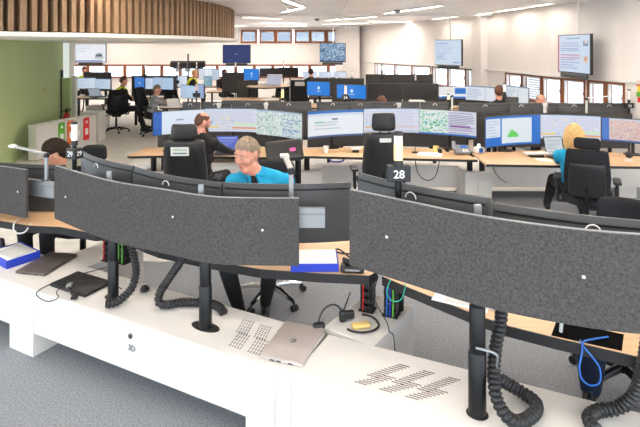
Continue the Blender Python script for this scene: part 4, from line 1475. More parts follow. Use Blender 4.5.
# on the desk of the man in blue
t = thing('document_box', 'dark blue box of white papers on the desk right of the long felt screen', 'box', (-.035, 3.30, .7405), .02)
b = MB(); b.box((0, 0, .025), (.30, .22, .05), bevel=.004); b.build('box', 'blue_card', t, 0)
b = MB(); b.box((0, .0, .055), (.28, .20, .012), bevel=.002); b.build('paper_stack', 'paper', t, 0)
t = thing('phone_cradle', 'small black phone cradle on the desk edge right of the blue box', 'telephone', (.205, 3.215, .7405), -.1)
b = MB(); b.rbox((0, 0, .02), (.15, .10, .04), .016, 4); b.build('cradle', 'black_plastic', t)
b = MB(); b.rbox((.0, .0, .05), (.13, .045, .035), .015, 4, lambda x, y, z: (x, y, z + .02 * (x / .065) ** 2)); b.build('handset', 'black_metal', t)
b = MB(); b.box((0, -.048, .022), (.09, .006, .012)); b.build('front_strip', 'grey_plastic', t, 0)
cable('handset_lead', 'black lead arching on the desk behind the phone cradle', [(.2, 3.36, .76), (.13, 3.40, .80), (.10, 3.44, .775), (.15, 3.47, .746), (.24, 3.46, .746)], .006, 'black_plastic')
cable('teal_lead', 'teal lead hanging in a loop under the left end of the dark felt screen', [(.43, 3.09, .742), (.41, 3.05, .73), (.40, 3.03, .68), (.43, 3.0, .655), (.475, 2.99, .67), (.50, 3.0, .73), (.505, 3.03, .743)], .0035, 'teal_cable')
cable('blue_lead', 'bright blue lead hanging in a long loop below the black cable flap', [(1.39, 2.46, .752), (1.31, 2.44, .753), (1.25, 2.42, .75), (1.225, 2.385, .72), (1.205, 2.37, .66), (1.215, 2.365, .61), (1.25, 2.36, .585), (1.29, 2.355, .60), (1.295, 2.36, .66), (1.265, 2.37, .71), (1.235, 2.395, .745), (1.24, 2.43, .753)], .0042, 'blue_cable')
cable('plug_lead', 'white plug and short grey lead standing up at the black cable flap', [(1.19, 2.52, .745), (1.185, 2.50, .80), (1.18, 2.48, .84)], .009, 'light_plastic')
cable('silver_lead', 'short silver plug lead bent round the thick right post', [(.70, 2.29, .80), (.79, 2.29, .77), (.80, 2.31, .70), (.83, 2.33, .66)], .006, 'aluminium')
cable('white_desk_lead', 'white lead hanging over the edge of the leftmost desk', [(px(13, 4.1), 4.2, .745), (px(13.5, 4.06), 4.07, .745), (px(15, 4.04), 4.025, .70), (px(20, 4.04), 4.01, .685), (px(25, 4.0), 4.0, .70), (px(30, 4.05), 4.06, .745)], .006, 'light_plastic')
t = thing('papers', 'white sheets on the desk at the foot of the dark felt screen', 'paper', (.80, 2.86, .7402), -.5)
b = MB(); b.box((0, 0, .001), (.3, .2, .002)); b.build('sheet', 'paper', t, 0)
b = MB(); b.box((.05, .02, .003), (.28, .18, .002), rz=.12); b.build('sheet', 'light_plastic', t, 0)

# people and chairs of the near row
chair('task', 'black chair with chromed star base of the man in the blue shirt', (-.42, 4.36, 0), .12, seat=.52, back_top=1.10, head=None, base_m='chrome', bw=.5)
person('grey-haired man in a bright blue shirt looking down at his desk', (-.46, 4.06, 0), 0, seat=.585, lean=19, yaw=-36, pitch=17, hands=[(-.22, -.50, .80), (.16, -.48, .80)],
       feet=[(-.16, -.10, .085), (.02, .06, .085)], knees=[(-.2, -.42, .56), (.1, -.40, .54)],
       look=dict(top='shirt_cyan', sleeve='shirt_cyan', fore='skin_rosy', skin='skin_rosy', hair='hair_grey'), hair='short', vox=.0085, collar='shirt_cyan', under='shirt_black', width=1.14, tall=1.05, neck_len=.152, neck_r=.066, hs=1.06, shift=-.085)
chair('task', 'black chair with a padded headrest behind the dark-haired person at sign 29', (-2.25, 4.84, 0), .1, seat=.47, back_top=.95, head=(1.0, 1.155), head_w=.24, bw=.46)
person('dark-haired person in a dark top bending over the desk at sign 29', (-2.33, 4.86, 0), -.35, seat=.465, lean=22, yaw=-52, pitch=22, hands=[(-.16, -.24, .80), (.16, -.24, .80)],
       look=dict(top='shirt_charcoal', sleeve='shirt_charcoal', hair='hair_dark'), hair='full', vox=.0095, tall=.90, hs=1.14)
chair('task', 'black chair with a wide headrest behind the right end of the dark felt screen', (1.93, 3.25, 0), -.55, seat=.42, back_top=.86, head=(.89, 1.10), head_w=.33, bw=.46)
person('seated person in navy trousers and black shoes under the desk at sign 28', (1.92, 3.24, 0), -.52, seat=.42, lean=60, yaw=0, pitch=10, hands=[(-.2, -.62, .79), (.2, -.62, .79)],
       look=dict(top='shirt_charcoal', sleeve='shirt_charcoal', legs='trousers_navy'), hair='short', vox=.0105, tall=.84,
       knees=[(-.16, -.42, .46), (.16, -.42, .46)], feet=[(-.17, -.26, .085), (.17, -.30, .085)], bulk=1.35)

# ------------------------------------------------------------------ middle row
bM = bench('long white cable bench under the middle row of screens', [(-2.75, 7.22), (4.55, 7.22)], [(0, .42), (0, .42)],
           legs=[[(-2.75, 7.25), (-2.45, 7.25), (-2.45, 7.6), (-2.75, 7.6)], [(4.2, 7.25), (4.5, 7.25), (4.5, 7.6), (4.2, 7.6)]],
           spurs=[[(-2.40, 6.80), (-2.05, 6.95), (-2.05, 7.3), (-2.40, 7.3)], [(-.30, 6.88), (.03, 6.92), (.03, 7.3), (-.30, 7.3)], [(1.955, 6.86), (2.31, 6.86), (2.31, 7.3), (1.955, 7.3)]])
b = MB(); b.box((2.13 + 2.75, 6.856 - 7.22, .235), (.006, .006, .46)); b.build('joint_strip', 'light_plastic', bM, 0)
desk('birch desk of the man in black, its left end with short black columns', [(-2.44, 7.12), (-1.4, 7.2), (-.42, 7.1), (-.40, 6.75)], [(-2.5, 6.63), (-2.46, 6.58), (-1.95, 6.64), (-.40, 6.50)], .74, [(-2.26, 6.93, .469), (-2.14, 7.0, .469), (-.7, 6.8, 0)])
desk('birch desk with a grey telephone, between the two middle aisles', [(-.28, 7.1), (.8, 7.2), (1.93, 7.0)], [(-.32, 6.62), (.5, 6.52), (1.97, 6.38)], .74, [(-.18, 6.98, .469), (2.04, 6.95, .469)])
desk('birch desk of the blonde woman', [(2.03, 6.80), (3.0, 6.95), (4.3, 6.75)], [(2.0, 6.14), (3.0, 6.06), (4.2, 6.0)], .74, [(2.2, 6.93, .469), (4.1, 6.4, 0)])
def mon(label, x0, x1, y0, y1, top, pic, **k):
    return monitor(label, (px(x0, y0), y0), (px(x1, y1), y1), top, pic, **k)
mon('lit screen with a blue left strip, left of the man in black', 152.5, 204.5, 6.9, 7.25, 1.265, pic_blue_page())
mon('lit spreadsheet screen right behind the head of the man in black', 205.5, 257.5, 7.25, 7.2, 1.275, pic_sheet(1))
mon('lit screen showing a pale green map, right of the spreadsheet screen', 258.5, 304, 7.2, 6.75, 1.27, pic_map(2))
mon('lit screen with a blue top bar and an empty white form', 306.5, 362, 6.9, 7.2, 1.275, pic_forms())
mon('lit spreadsheet screen right behind the tall empty leather chair', 363.5, 418.5, 7.2, 7.2, 1.28, pic_sheet_orange())
mon('lit screen, half map with green dots and half text', 420, 477, 7.15, 6.8, 1.28, pic_mapgreen())
mon('lit blue screen with a green bar chart window', 482.5, 537.5, 6.7, 7.0, 1.225, pic_bluegreen())
mon('lit spreadsheet screen straight ahead of the blonde woman', 539.5, 600, 7.0, 6.8, 1.225, pic_sheet(5))
mon('lit screen with a pink map, right of the blonde woman', 602, 664, 6.8, 6.4, 1.21, pic_mappink())
felt_screen('dark felt panel behind the three screens of the man in black', [(-2.35, 7.38), (-1.4, 7.52), (-.25, 7.3)], .70, 1.16, stand=.468)
felt_screen('dark felt panel behind the three screens beyond the empty leather chair', [(-.18, 7.36), (.8, 7.5), (2.1, 7.3)], .70, 1.16, stand=.468)
felt_screen('dark felt panel behind the three screens of the blonde woman', [(2.2, 7.3), (3.2, 7.42), (4.4, 7.28)], .70, 1.12, stand=.468)

chair('leather', 'black leather chair with a printed card on its back, behind the man in black', (px(186, 5.4) - .05, 5.78, 0), PI + .04, seat=.46, back_top=1.155, head=(1.15, 1.33), bw=.46, head_w=.28)
t = [o for o in C.objects if o.name.startswith('office_chair')][-1]
e = t
picture('back_card', pic_card(), e, lambda u, v: (.02 + (.5 - u) * .19, .434 - .012 * v, 1.10 - v * .095), 'printed_paper')
chair('leather', 'tall empty black leather chair with a white tag, behind sign 28', (px(380, 5.7) + .03, 6.08, 0), PI + .06, seat=.5, back_top=1.19, head=(1.205, 1.41), bw=.45, head_w=.27)
e = [o for o in C.objects if o.name.startswith('office_chair')][-1]
b = MB(); b.box((.0, .428, 1.115), (.13, .012, .045), bevel=.003); b.build('white_tag', 'light_plastic', e, 0)
chair('task', 'dark grey mesh chair with a headrest, the blonde woman sitting in it', (2.98, 5.70, 0), PI - .47, seat=.47, back_top=1.06, head=(1.065, 1.19), bw=.46, head_w=.26)
person('man in black with a balding head turned right, typing at the spreadsheet screen', (-1.44, 5.97, 0), PI - .35, seat=.5, lean=10, yaw=-30, pitch=12, hands=[(-.18, -.62, .80), (.22, -.58, .80)],
       look=dict(top='shirt_black', sleeve='shirt_black', fore='shirt_black', hair='hair_brown', skin='skin_rosy'), hair='ring', vox=.0105, beard=True, neck_len=.165, glasses=True, width=1.05, tall=.97)
person('blonde woman in a cyan shirt seen from behind at her desk', (2.90, 5.80, 0), PI - .36, seat=.44, lean=7, yaw=8, pitch=12, hands=[(-.10, -.46, .78), (.10, -.46, .78)],
       look=dict(top='shirt_cyan', sleeve='shirt_cyan', hair='hair_blonde'), hair='long', vox=.0105, width=.92, tall=.83,
       knees=[(-.10, -.46, .54), (.20, -.40, .54)], feet=[(-.14, -.42, .085), (.27, -.34, .26)])
# tilted touch panel on its post beside the man in blue
t = thing('tilted_panel', 'black tilted touch panel with a pink sticker on a black post', 'control panel', (px(298, 5.0), 5.02, 0), .2)
b = MB(); b.lathe([(.17, 0), (.17, .012), (.03, .02), (.03, 1.04)], n=16); b.build('post', 'black_metal', t)
R = Matrix.Rotation(.62, 4, 'X') @ Matrix.Rotation(-.12, 4, 'Y')
b = MB(); b.rbox((-.14, -.03, 1.14), (.36, .26, .05), .02, 5, None, R); b.build('panel', 'black_plastic', t)
v = R @ Vector((.08, -.02, .027)) + Vector((-.14, -.03, 1.14))
b = MB(); b.box(tuple(v), (.055, .04, .003), rot=R); b.build('sticker', 'pink_card', t, 0)
# objects on the middle desks
ZD = .7402
laptop('open laptop with a blue screen in front of the man in black', (px(224, 6.6), 6.72, ZD), .05, 'black_plastic', .30, .21, -.35, pic_tablet())
laptop('open laptop with a grey page on the left of the blonde woman', (px(563, 6.4), 6.45, ZD), .15, 'black_plastic', .26, .24, -.3, Pic(24, 16, (206, 214, 222)).rows(.1, .2, .9, .9, .15, (170, 180, 190), .6, 2))
t = thing('desk_phone', 'grey desk telephone with a small blue display', 'telephone', (px(460, 6.75), 6.72, ZD), -.15)
R = Matrix.Rotation(.45, 4, 'X')
b = MB(); b.rbox((.02, 0, .06), (.2, .16, .045), .012, 4, None, R); b.box((0, .03, .03), (.16, .08, .06), bevel=.006); b.build('phone_body', 'grey_plastic', t, 30)
b = MB(); b.box((.035, .015, .098), (.09, .05, .003), rot=R); b.build('display', 'blue_cable', t, 0)
b = MB(); b.rbox((-.085, -.005, .09), (.05, .19, .04), .016, 4, lambda x, y, z: (x, y, z + .018 * (y / .09) ** 2), R); b.build('handset', 'grey_plastic', t)
b = MB()
for i in range(4):
    for j in range(3):
        q = R @ Vector((.01 + j * .025, -.03 - i * .014, .024)); b.box((q.x + .02, q.y, q.z + .06), (.018, .01, .004), rot=R)
k = b.build('keypad', 'light_plastic', t, 0); k['kind'] = 'stuff'
def white_dock(label, x, y, w=.16):
    t = thing('speaker_dock', label, 'dock', (x, y, ZD))
    b = MB(); b.rbox((0, 0, .045), (w, .08, .03), .012, 4); b.build('dock_body', 'light_plastic', t)
    b = MB(); b.box((0, 0, .015), (w * .6, .1, .03), bevel=.004); b.build('dock_foot', 'black_plastic', t, 0)
white_dock('white speaker bar on a black foot on the desk left of the blonde woman', px(536, 6.55), 6.55, .30)
white_dock('small white speaker bar on the desk left of the tall leather chair', px(355.5, 6.85), 6.85, .14)
def mic(label, x, y):
    t = thing('microphone', label, 'microphone', (x, y, ZD))
    b = MB(); b.lathe([(.045, 0), (.045, .012), (.008, .02)], n=14); b.build('foot', 'black_plastic', t)
    b = MB(); b.tube([(0, 0, .015), (.005, -.01, .12), (.02, -.03, .2)], .005, 6); b.ball((.022, -.033, .21), (.012, .012, .018), u=8, v=6); b.build('gooseneck', 'black_metal', t)
mic('slim black microphone on the desk right of the tall leather chair', px(415, 6.8), 6.8)
mic('slim black microphone at the left end of the desk of the man in black', px(166, 6.9), 6.9)
t = thing('webcam', 'black ball camera on the desk near the pink map screen', 'camera', (px(629, 6.3), 6.3, ZD))
b = MB(); b.lathe([(.05, 0), (.05, .015), (.02, .02), (.02, .04)], n=14); b.build('foot', 'light_plastic', t)
b = MB(); b.ball((0, 0, .08), (.045, .045, .045)); b.build('camera_ball', 'black_plastic', t)
t = thing('cup', 'white paper cup on the left end of the desk with the grey telephone', 'cup', (px(326, 6.8), 6.8, ZD))
b = MB(); b.lathe([(.028, 0), (.038, .09), (.035, .09), (.026, .006)], n=14); b.build('cup', 'paper', t)
b = MB(); b.lathe([(.034, .07), (.034, .074)], n=14); b.build('drink', 'dark_wood', t)
t = thing('mug', 'brown glass mug on the desk left of the grey telephone', 'mug', (px(436, 6.85), 6.85, ZD))
b = MB(); b.lathe([(.035, 0), (.04, .08), (.037, .08), (.032, .006)], n=14); b.build('mug_body', 'yellow_foam', t)
b = MB(); b.tube([(.038, 0, .065), (.065, 0, .055), (.06, 0, .025), (.036, 0, .02)], .005, 6); b.build('handle', 'yellow_foam', t)
b = MB(); b.lathe([(.034, .055), (.034, .06)], n=14); b.build('tea', 'dark_wood', t)
def headset_on_desk(label, x, y, rz):
    t = thing('headset', label, 'headset', (x, y, ZD), rz)
    b = MB(); b.tube([(.075 * math.cos(q), 0, .035 + .075 * math.sin(q)) for q in np.linspace(0, PI, 14)], .006, 6); b.build('headband', 'black_plastic', t)
    for s in (-1, 1):
        b = MB(); b.rbox((s * .07, 0, .03), (.035, .06, .06), .015, 4); b.build('ear_cup', 'black_plastic', t)
headset_on_desk('black headset on the desk just left of the grey telephone', px(443, 6.85), 6.82, .6)
def papers(label, x, y, rz, z=ZD, w=.21, d=.297):
    t = thing('papers', label, 'paper', (x, y, z), rz)
    b = MB(); b.box((0, 0, .001), (w, d, .002)); b.build('sheet', 'paper', t, 0)
    b = MB(); b.box((.03, .03, .003), (w, d, .002), rz=.3); b.build('sheet', 'paper', t, 0)
papers('white sheets on the desk right of the tall leather chair', px(430, 6.7), 6.68, 1.2)
papers('small white sheet on the desk in front of the white speaker bar', px(545, 6.35), 6.35, 1.3, w=.1, d=.15)
t = thing('tissue_pack', 'blue and white tissue pack at the gap between the two right desks', 'tissues', (px(480, 6.75), 6.80, ZD), .3)
b = MB(); b.rbox((0, 0, .04), (.12, .1, .08), .02, 4); b.build('pack', 'paper', t)
b = MB(); b.rbox((.0, -.048, .04), (.06, .012, .06), .005, 3); b.build('blue_label', 'blue_cable', t)
b = MB(); b.ball((.0, 0, .095), (.03, .02, .03), u=8, v=6); b.build('tissue', 'paper', t)
t = thing('green_strap', 'bright green strap lying at the foot of the white pedestal in the middle', 'strap', (px(480, 6.8), 6.72, .0005), .1)
b = MB(); b.rbox((-.02, 0, .015), (.30, .07, .03), .012, 4); b.build('strap', 'green_plastic', t)
b = MB(); b.rbox((.1, -.01, .04), (.11, .09, .05), .02, 4); b.build('buckle', 'green_plastic', t)
cable('desk_lead', 'black lead hanging down at the left end of the desk of the blonde woman', [(px(495, 6.2), 6.3, .73), (px(499, 6.2), 6.35, .60), (px(506, 6.5), 6.7, .42), (px(515, 6.8), 7.1, .26)], .006, 'black_plastic')
cable('desk_lead', 'black lead hanging in a loop under the desk behind sign 28', [(px(415, 6.6), 6.6, .72), (px(418, 6.6), 6.62, .52), (px(427, 6.6), 6.62, .42), (px(436, 6.6), 6.62, .48), (px(440, 6.6), 6.6, .72)], .006, 'black_plastic')
cable('desk_lead', 'short blue lead under the left end of the desk with the grey telephone', [(px(328, 6.6), 6.62, .715), (px(332, 6.6), 6.62, .665), (px(342, 6.6), 6.62, .665), (px(345, 6.6), 6.62, .715)], .010, 'blue_card')
t = thing('drawer_pedestal', 'white drawer unit under the desk of the man in black', 'drawer unit', (px(245, 6.75), 6.92, 0))
b = MB(); b.box((0, 0, .33), (.95, .45, .6), bevel=.006); b.build('body', 'white_laminate', t, 0)
for k in range(3):
    b = MB(); b.box((0, -.232, .13 + k * .19), (.92, .016, .18), bevel=.003); d = b.build('drawer', 'white_laminate', t, 0)
    b = MB(); b.lathe([(.012, 0), (.012, .012)], (.1, -.24, .13 + k * .19), 10, Matrix.Rotation(PI / 2, 4, 'X')); b.build('knob', 'black_plastic', d)

# ------------------------------------------------------------------ third row, its screens turned away from us
spans3 = [(183, 200), (201, 231), (232, 265), (267, 311), (317, 349), (350, 371), (372, 420), (421, 448), (460, 509), (510, 531), (533, 557), (559, 587), (588, 628)]
names3 = ['first from the left, behind the leather chair of the man in black', 'second from the left', 'third from the left, above the spreadsheet screen', 'fourth from the left, above the pale green map screen',
          'fifth from the left, above the blue-barred form screen', 'sixth, left of the brown head', 'seventh, above the tall leather chair', 'eighth, right of the brown head',
          'ninth, above the green bar chart screen', 'tenth, left of the bald pink head', 'eleventh, below the bald pink head', 'twelfth, above the blonde woman', 'last at the right, beside sign 26']
for (a, c), nm in zip(spans3, names3):
    Y = 8.15
    monitor('third-row monitor back, ' + nm, (px(a, Y), Y + .02), (px(c, Y), Y - .02 if c - a < 40 else Y), 1.265 if a < 450 else 1.245, faces_room=True, H=.36)
felt_screen('dark felt strip behind the third-row monitors, left part', [(px(205, 7.95), 7.95), (px(255, 7.9), 7.9), (px(311, 7.95), 7.95)], .75, 1.15)
felt_screen('dark felt strip behind the third-row monitors, middle part', [(px(317, 7.95), 7.95), (px(390, 7.9), 7.9), (px(450, 7.95), 7.95)], .75, 1.15)
felt_screen('dark felt strip behind the third-row monitors, right part', [(px(460, 7.9), 7.9), (px(560, 7.85), 7.85), (px(632, 7.8), 7.8)], .75, 1.13)
for a, c, lab in ((183, 311, 'birch desk of the third row behind the screens of the man in black'), (315, 452, 'birch desk of the third row behind the empty leather chair'), (458, 600, 'birch desk of the third row behind the blonde woman')):
    Y = 8.05
    desk(lab, [(px(a, Y), Y), (px(c, Y), Y)], [(px(a, Y), Y + .8), ((px(a, Y) + px(c, Y)) / 2, Y + .72), (px(c, Y), Y + .8)], .74, [(px(a, Y) + .25, Y + .4, 0), (px(c, Y) - .25, Y + .4, 0)])
for x, lab in ((219, 'light bracket above the spreadsheet screen, left one'), (266, 'light bracket above the gap right of the spreadsheet screen'), (399, 'light bracket above the spreadsheet screen beyond the tall leather chair'), (545, 'light bracket above the spreadsheet screen of the blonde woman')):
    t = thing('screen_bracket', lab, 'bracket', (px(x, 8.02), 8.02, 0))
    b = MB(); b.box((0, 0, .62), (.05, .03, 1.24), bevel=.004); b.build('upright', 'light_plastic', t, 0)
    b = MB(); b.box((0, 0, .01), (.16, .06, .02), bevel=.004); b.build('foot', 'black_metal', t, 0)
    b = MB(); b.box((0, 0, 1.25), (.07, .03, .04), bevel=.004); b.build('head', 'light_plastic', t, 0)
def small_lamp(label, x, depth, y0, y1, tipx, tipy, foot):
    task_lamp(label, (px(x, depth), depth, foot), (px(x, depth), depth, zat(y0, depth)), (px(tipx, depth), depth + .02, zat(tipy, depth)), 'light_plastic')
small_lamp('white task lamp leaning over the third row above the spreadsheet screen', 245, 8.45, 104, 107, 233, 104, .74)
small_lamp('white task lamp on the third row above the blonde woman, its arm level', 586.5, 8.0, 99, 110, 622, 96, .74)
small_lamp('white task lamp on the third row between the two middle stations', 452, 8.4, 96, 110, 440, 97, .74)
sign_post('sign post with a yellow lamp on the third row above the pale green map screen', px(282.5, 8.6), 8.6, .74, zat(88, 8.6), '25', zsign=zat(101.5, 8.6), size=(.11, .05, .09), lamp_h=.16)
sign_post('sign post 24 with a pale pink lamp in front of a blue screen', px(345.5, 8.7), 8.7, .74, zat(84.5, 8.7), '24', lens='lens_pink', zsign=zat(97.5, 8.7), size=(.13, .05, .09), lamp_h=.16)
sign_post('sign post 26 with a white lamp at the right edge above the third row', px(629, 8.1), 8.1, 0, zat(89.5, 8.1), '26', lens='lens_white', zsign=zat(105.5, 8.1), size=(.13, .05, .08), lamp_h=.16)
sign_post('dark sign post without a number, left of the two-window blue screen gap', px(447, 8.7), 8.6, .74, zat(94, 8.6), None, zsign=zat(101, 8.6), size=(.07, .05, .06), lamp_h=.12)
sign_post('slim sign post with a white lamp beside the brown-haired person at the right', px(504.5, 8.7), 8.7, .74, zat(83, 8.7), None, lens='lens_white', zsign=zat(96, 8.7), size=(.06, .05, .06), lamp_h=.15)
person('person with a bald pink head just above the third row monitors', (px(538, 9.2), 9.35, 0), 0, seat=.46, lean=24, pitch=34, look=dict(hair='hair_grey', top='shirt_grey', skin='skin_rosy'), hair='ring', vox=.015, tall=.98)
person('person of whom only brown hair shows above the third row monitors', (px(379, 9.2), 9.35, 0), .1, seat=.46, lean=28, pitch=30, look=dict(hair='hair_brown'), hair='full', vox=.015, tall=.93)
chair('task', 'dark chair of the bald pink-headed person in the third row', (px(538, 9.2), 9.45, 0), 0, head=None, back_top=.95)
chair('task', 'dark chair of the brown-haired person in the third row', (px(381, 9.2), 9.45, 0), 0, head=None, back_top=.95)

# ------------------------------------------------------------------ fourth row: screens turned to us
def far(label, x0, x1, y0, y1, t0, pic, foot=.74, **k):
    """far monitor between two sight lines; t0 is where its top shows"""
    ym = (y0 + y1) / 2
    return monitor(label, (px(x0, y0), y0), (px(x1, y1), y1), zat(t0, ym) - .01, pic, foot=foot, ring=False, **k)
far('bright blue screen with a white emblem behind sign 24', 337.5, 366.5, 11.9, 11.6, 84.5, pic_crest())
far('switched-off black screen right of the blue one behind sign 24', 367.5, 402, 11.6, 11.7, 83.3, None)
far('second switched-off black screen, above the tall leather chair', 403, 438, 11.7, 11.5, 83.3, None)
far('bright blue screen with a white emblem left of the one behind sign 24', 307.5, 330, 12.6, 12.4, 81.5, pic_crest(), H=.33)
far('screen with a white window and blue desktop below the middle hanging screen', 438.5, 465.5, 11.6, 11.6, 86.3, pic_blue_white())
far('pale blank screen right of the white and blue one', 466.5, 496.5, 11.6, 11.1, 86.3, pic_page(3, (226, 230, 240)))
far('pale screen behind the brown-haired person at the right', 499, 530, 10.7, 10.0, 86, pic_page(6, (226, 232, 236)))
desk('birch desk of the fourth row under the two black screens', [(px(303, 12.85), 12.85), (px(335, 12.6), 12.6), (px(365, 12.1), 12.1), (px(438, 12.0), 12.0)], [(px(303, 12.0), 12.0), (px(332, 11.6), 11.6), (px(360, 11.2), 11.2), (px(436, 11.2), 11.2)], .74, [(.5, 11.9, 0), (2.3, 11.6, 0)])
desk('birch desk of the fourth row under the pale screens at the right', [(2.8, 12.1), (3.65, 11.75), (4.2, 10.6), (4.25, 10.0)], [(2.7, 11.3), (3.2, 11.0), (3.55, 10.5), (3.7, 9.9)], .74, [(2.9, 11.7, 0), (3.95, 10.4, 0)])
t = thing('white_cabinet', 'low white cabinet with a notched top behind the tall leather chair', 'cabinet', (px(417, 10.6), 10.6, 0), 0)
b = MB(); b.box((0, 0, .49), (.66, .4, .98), bevel=.01); b.box((0, 0, 1.01), (.3, .3, .06), bevel=.008); b.build('body', 'white_laminate', t, 0)
for s in (-1, 1):
    b = MB(); b.box((s * .162, -.208, .5), (.315, .016, .92), bevel=.003); d = b.build('door', 'white_laminate', t, 0)
    b = MB(); b.box((s * .03, -.222, .6), (.012, .016, .1), bevel=.003); b.build('handle', 'grey_plastic', d, 0)
person('brown-haired person seen from behind before a pale screen at the right', (px(499.5, 9.8), 9.8, 0), PI - .15, seat=.48, lean=4, pitch=4, look=dict(hair='hair_brown', top='shirt_black', sleeve='shirt_black'), hair='full', vox=.015, tall=1.0)
chair('task', 'dark chair of the brown-haired person before the pale screen', (px(500, 9.7), 9.72, 0), PI - .15, head=None, back_top=.98)
t = thing('telephone', 'black desk phone with a tilted screen right of the brown-haired person', 'telephone', (px(511, 10.2), 10.25, .7402), -.4)
b = MB(); b.rbox((0, 0, .30), (.32, .05, .22), .015, 4, None, Matrix.Rotation(-.3, 4, 'X')); b.build('screen_housing', 'black_plastic', t)
b = MB(); b.rbox((0, .02, .1), (.30, .12, .2), .02, 4); b.build('foot', 'black_plastic', t)
felt_screen('dark felt panel behind the pale screens at the right', [(2.8, 12.35), (3.75, 12.0), (4.3, 10.7)], .75, 1.2)
for a, c, lab in ((332, 402, 'dark felt panel behind the blue screen of sign 24'), (403, 440, 'dark felt panel behind the second black screen')):
    felt_screen(lab, [(px(a, 12.2), 12.2), (px((a + c) / 2, 12.25), 12.28), (px(c, 12.2), 12.2)], .75, 1.2)
# fifth row: backs
felt_screen('long grey felt screen below the windows, left of the middle hanging screen', [(px(366, 14.4), 14.5), (px(400, 14.4), 14.4), (px(432, 14.4), 14.3)], .76, zat(74.5, 14.4))
felt_screen('low dark felt screen below the photo screen on the rear wall', [(px(309, 14.2), 14.2), (px(340, 14.2), 14.25), (px(364, 14.2), 14.2)], .76, zat(79, 14.2))
for i, (a, c, lab) in enumerate(((310, 328, 'left one of three monitor backs below the photo screen on the rear wall'), (329, 346, 'middle one of three monitor backs below the photo screen on the rear wall'), (347, 364, 'right one of three monitor backs below the photo screen on the rear wall'))):
    far(lab, a, c, 14.65, 14.65, 78.2, None, faces_room=True, H=.3)
desk('desk under the grey felt screen below the right windows', [(px(366, 14.5), 14.45), (px(432, 14.5), 14.4)], [(px(366, 15.2), 15.2), (px(432, 15.2), 15.1)], .74, [(1.7, 14.8, 0), (2.9, 14.8, 0)])
desk('desk under the low felt screen below the photo screen', [(px(308, 14.3), 14.3), (px(365, 14.3), 14.3)], [(px(308, 15.1), 15.1), (px(365, 15.1), 15.1)], .74, [(0, 14.7, 0), (1.0, 14.7, 0)])
# sixth row near the rear wall
person('dark-haired person seen from behind below the photo screen', (px(311, 16.8), 16.8, 0), PI, seat=.5, lean=4, pitch=6, look=dict(hair='hair_dark', skin='skin'), hair='full', vox=.02, tall=1.02)
for i, (a, c, lab) in enumerate(((303, 317, 'pale screen left of the dark-haired person below the photo screen'), (318.5, 332, 'pale screen right of the dark-haired person below the photo screen'), (333, 346, 'pale screen farther right below the photo screen'))):
    far(lab, a, c, 17.7, 17.7, 71.5, pic_page(i + 2, (220, 228, 244)))
desk('desk with pale screens along the rear wall below the photo screen', [(px(300, 18), 18.0), (px(348, 18), 18.0)], [(px(300, 17.2), 17.2), (px(348, 17.2), 17.2)], .74, [(-.4, 17.6, 0), (.7, 17.6, 0)])
# station left of centre: one blue and two black screens on a raised desk
far('small bright blue screen left of centre with two black screens beside it', 244, 259.5, 16.6, 16.2, 68.5, pic_crest(), foot=.98, H=.36)
far('black screen just right of the small blue one left of centre', 259.8, 278.5, 16.2, 16.2, 68, None, foot=.98)
far('second black screen right of the small blue one left of centre', 279, 298.5, 16.2, 16.0, 67.4, None, foot=.98)
desk('raised sit-stand desk with a curved birch top left of centre', [(px(244, 16.4), 16.4), (px(297, 16.4), 16.4)], [(px(245, 15.0), 15.1), (px(262, 14.9), 14.9), (px(282, 15.3), 15.3), (px(297, 15.8), 15.8)], .98, [(px(249.5, 15.2), 15.2, 0), (px(257, 15.5), 15.5, 0), (px(290, 16), 16.0, 0)])
laptop('open laptop on the high table left of centre', (px(272, 13.1), 13.05, 1.1503), -.2, 'laptop_silver', .4, .3, -.45, Pic(20, 14, (186, 190, 206)))
t = thing('printer', 'small white printer on the high table beside the open laptop', 'printer', (px(262.5, 13.1), 13.1, 1.1503), 0)
b = MB(); b.rbox((0, 0, .035), (.16, .16, .07), .015, 4); b.build('body', 'light_plastic', t)
b = MB(); b.box((0, -.05, .075), (.12, .07, .01), rot=Matrix.Rotation(.4, 4, 'X')); b.build('paper_feed', 'paper', t, 0)
felt_screen('dark felt partition left of the raised desk', [(px(236.5, 13.6), 13.6), (px(247, 13.65), 13.65), (px(258, 13.7), 13.7)], .60, zat(80.5, 13.6))
desk('high oval-fronted table before the dark felt partition left of centre', [(px(250, 13.4), 13.35), (px(266, 13.4), 13.4), (px(289, 13.4), 13.4)], [(px(245.5, 12.8), 12.9), (px(252, 12.6), 12.6), (px(265, 12.5), 12.5), (px(279, 12.6), 12.7), (px(290, 12.9), 13.0)], 1.15, [(px(249.5, 12.95), 12.95, 0), (px(257, 13.1), 13.1, 0), (px(284, 13.1), 13.1, 0)])
t = thing('partition', 'dark partition with a white edge standing behind blue screens right of the raised desk', 'partition', (px(299, 13.6), 13.6, 0))
b = MB(); b.box((0, 0, .64), (.46, .05, 1.26), bevel=.01); b.build('panel', 'black_fabric', t, 0)
b = MB(); b.box((-.24, 0, .64), (.02, .06, 1.26), bevel=.004); b.build('edge', 'light_plastic', t, 0)
b = MB(); b.box((.02, -.03, 1.17), (.26, .014, .11), bevel=.003); b.build('label_holder', 'light_plastic', t, 0)
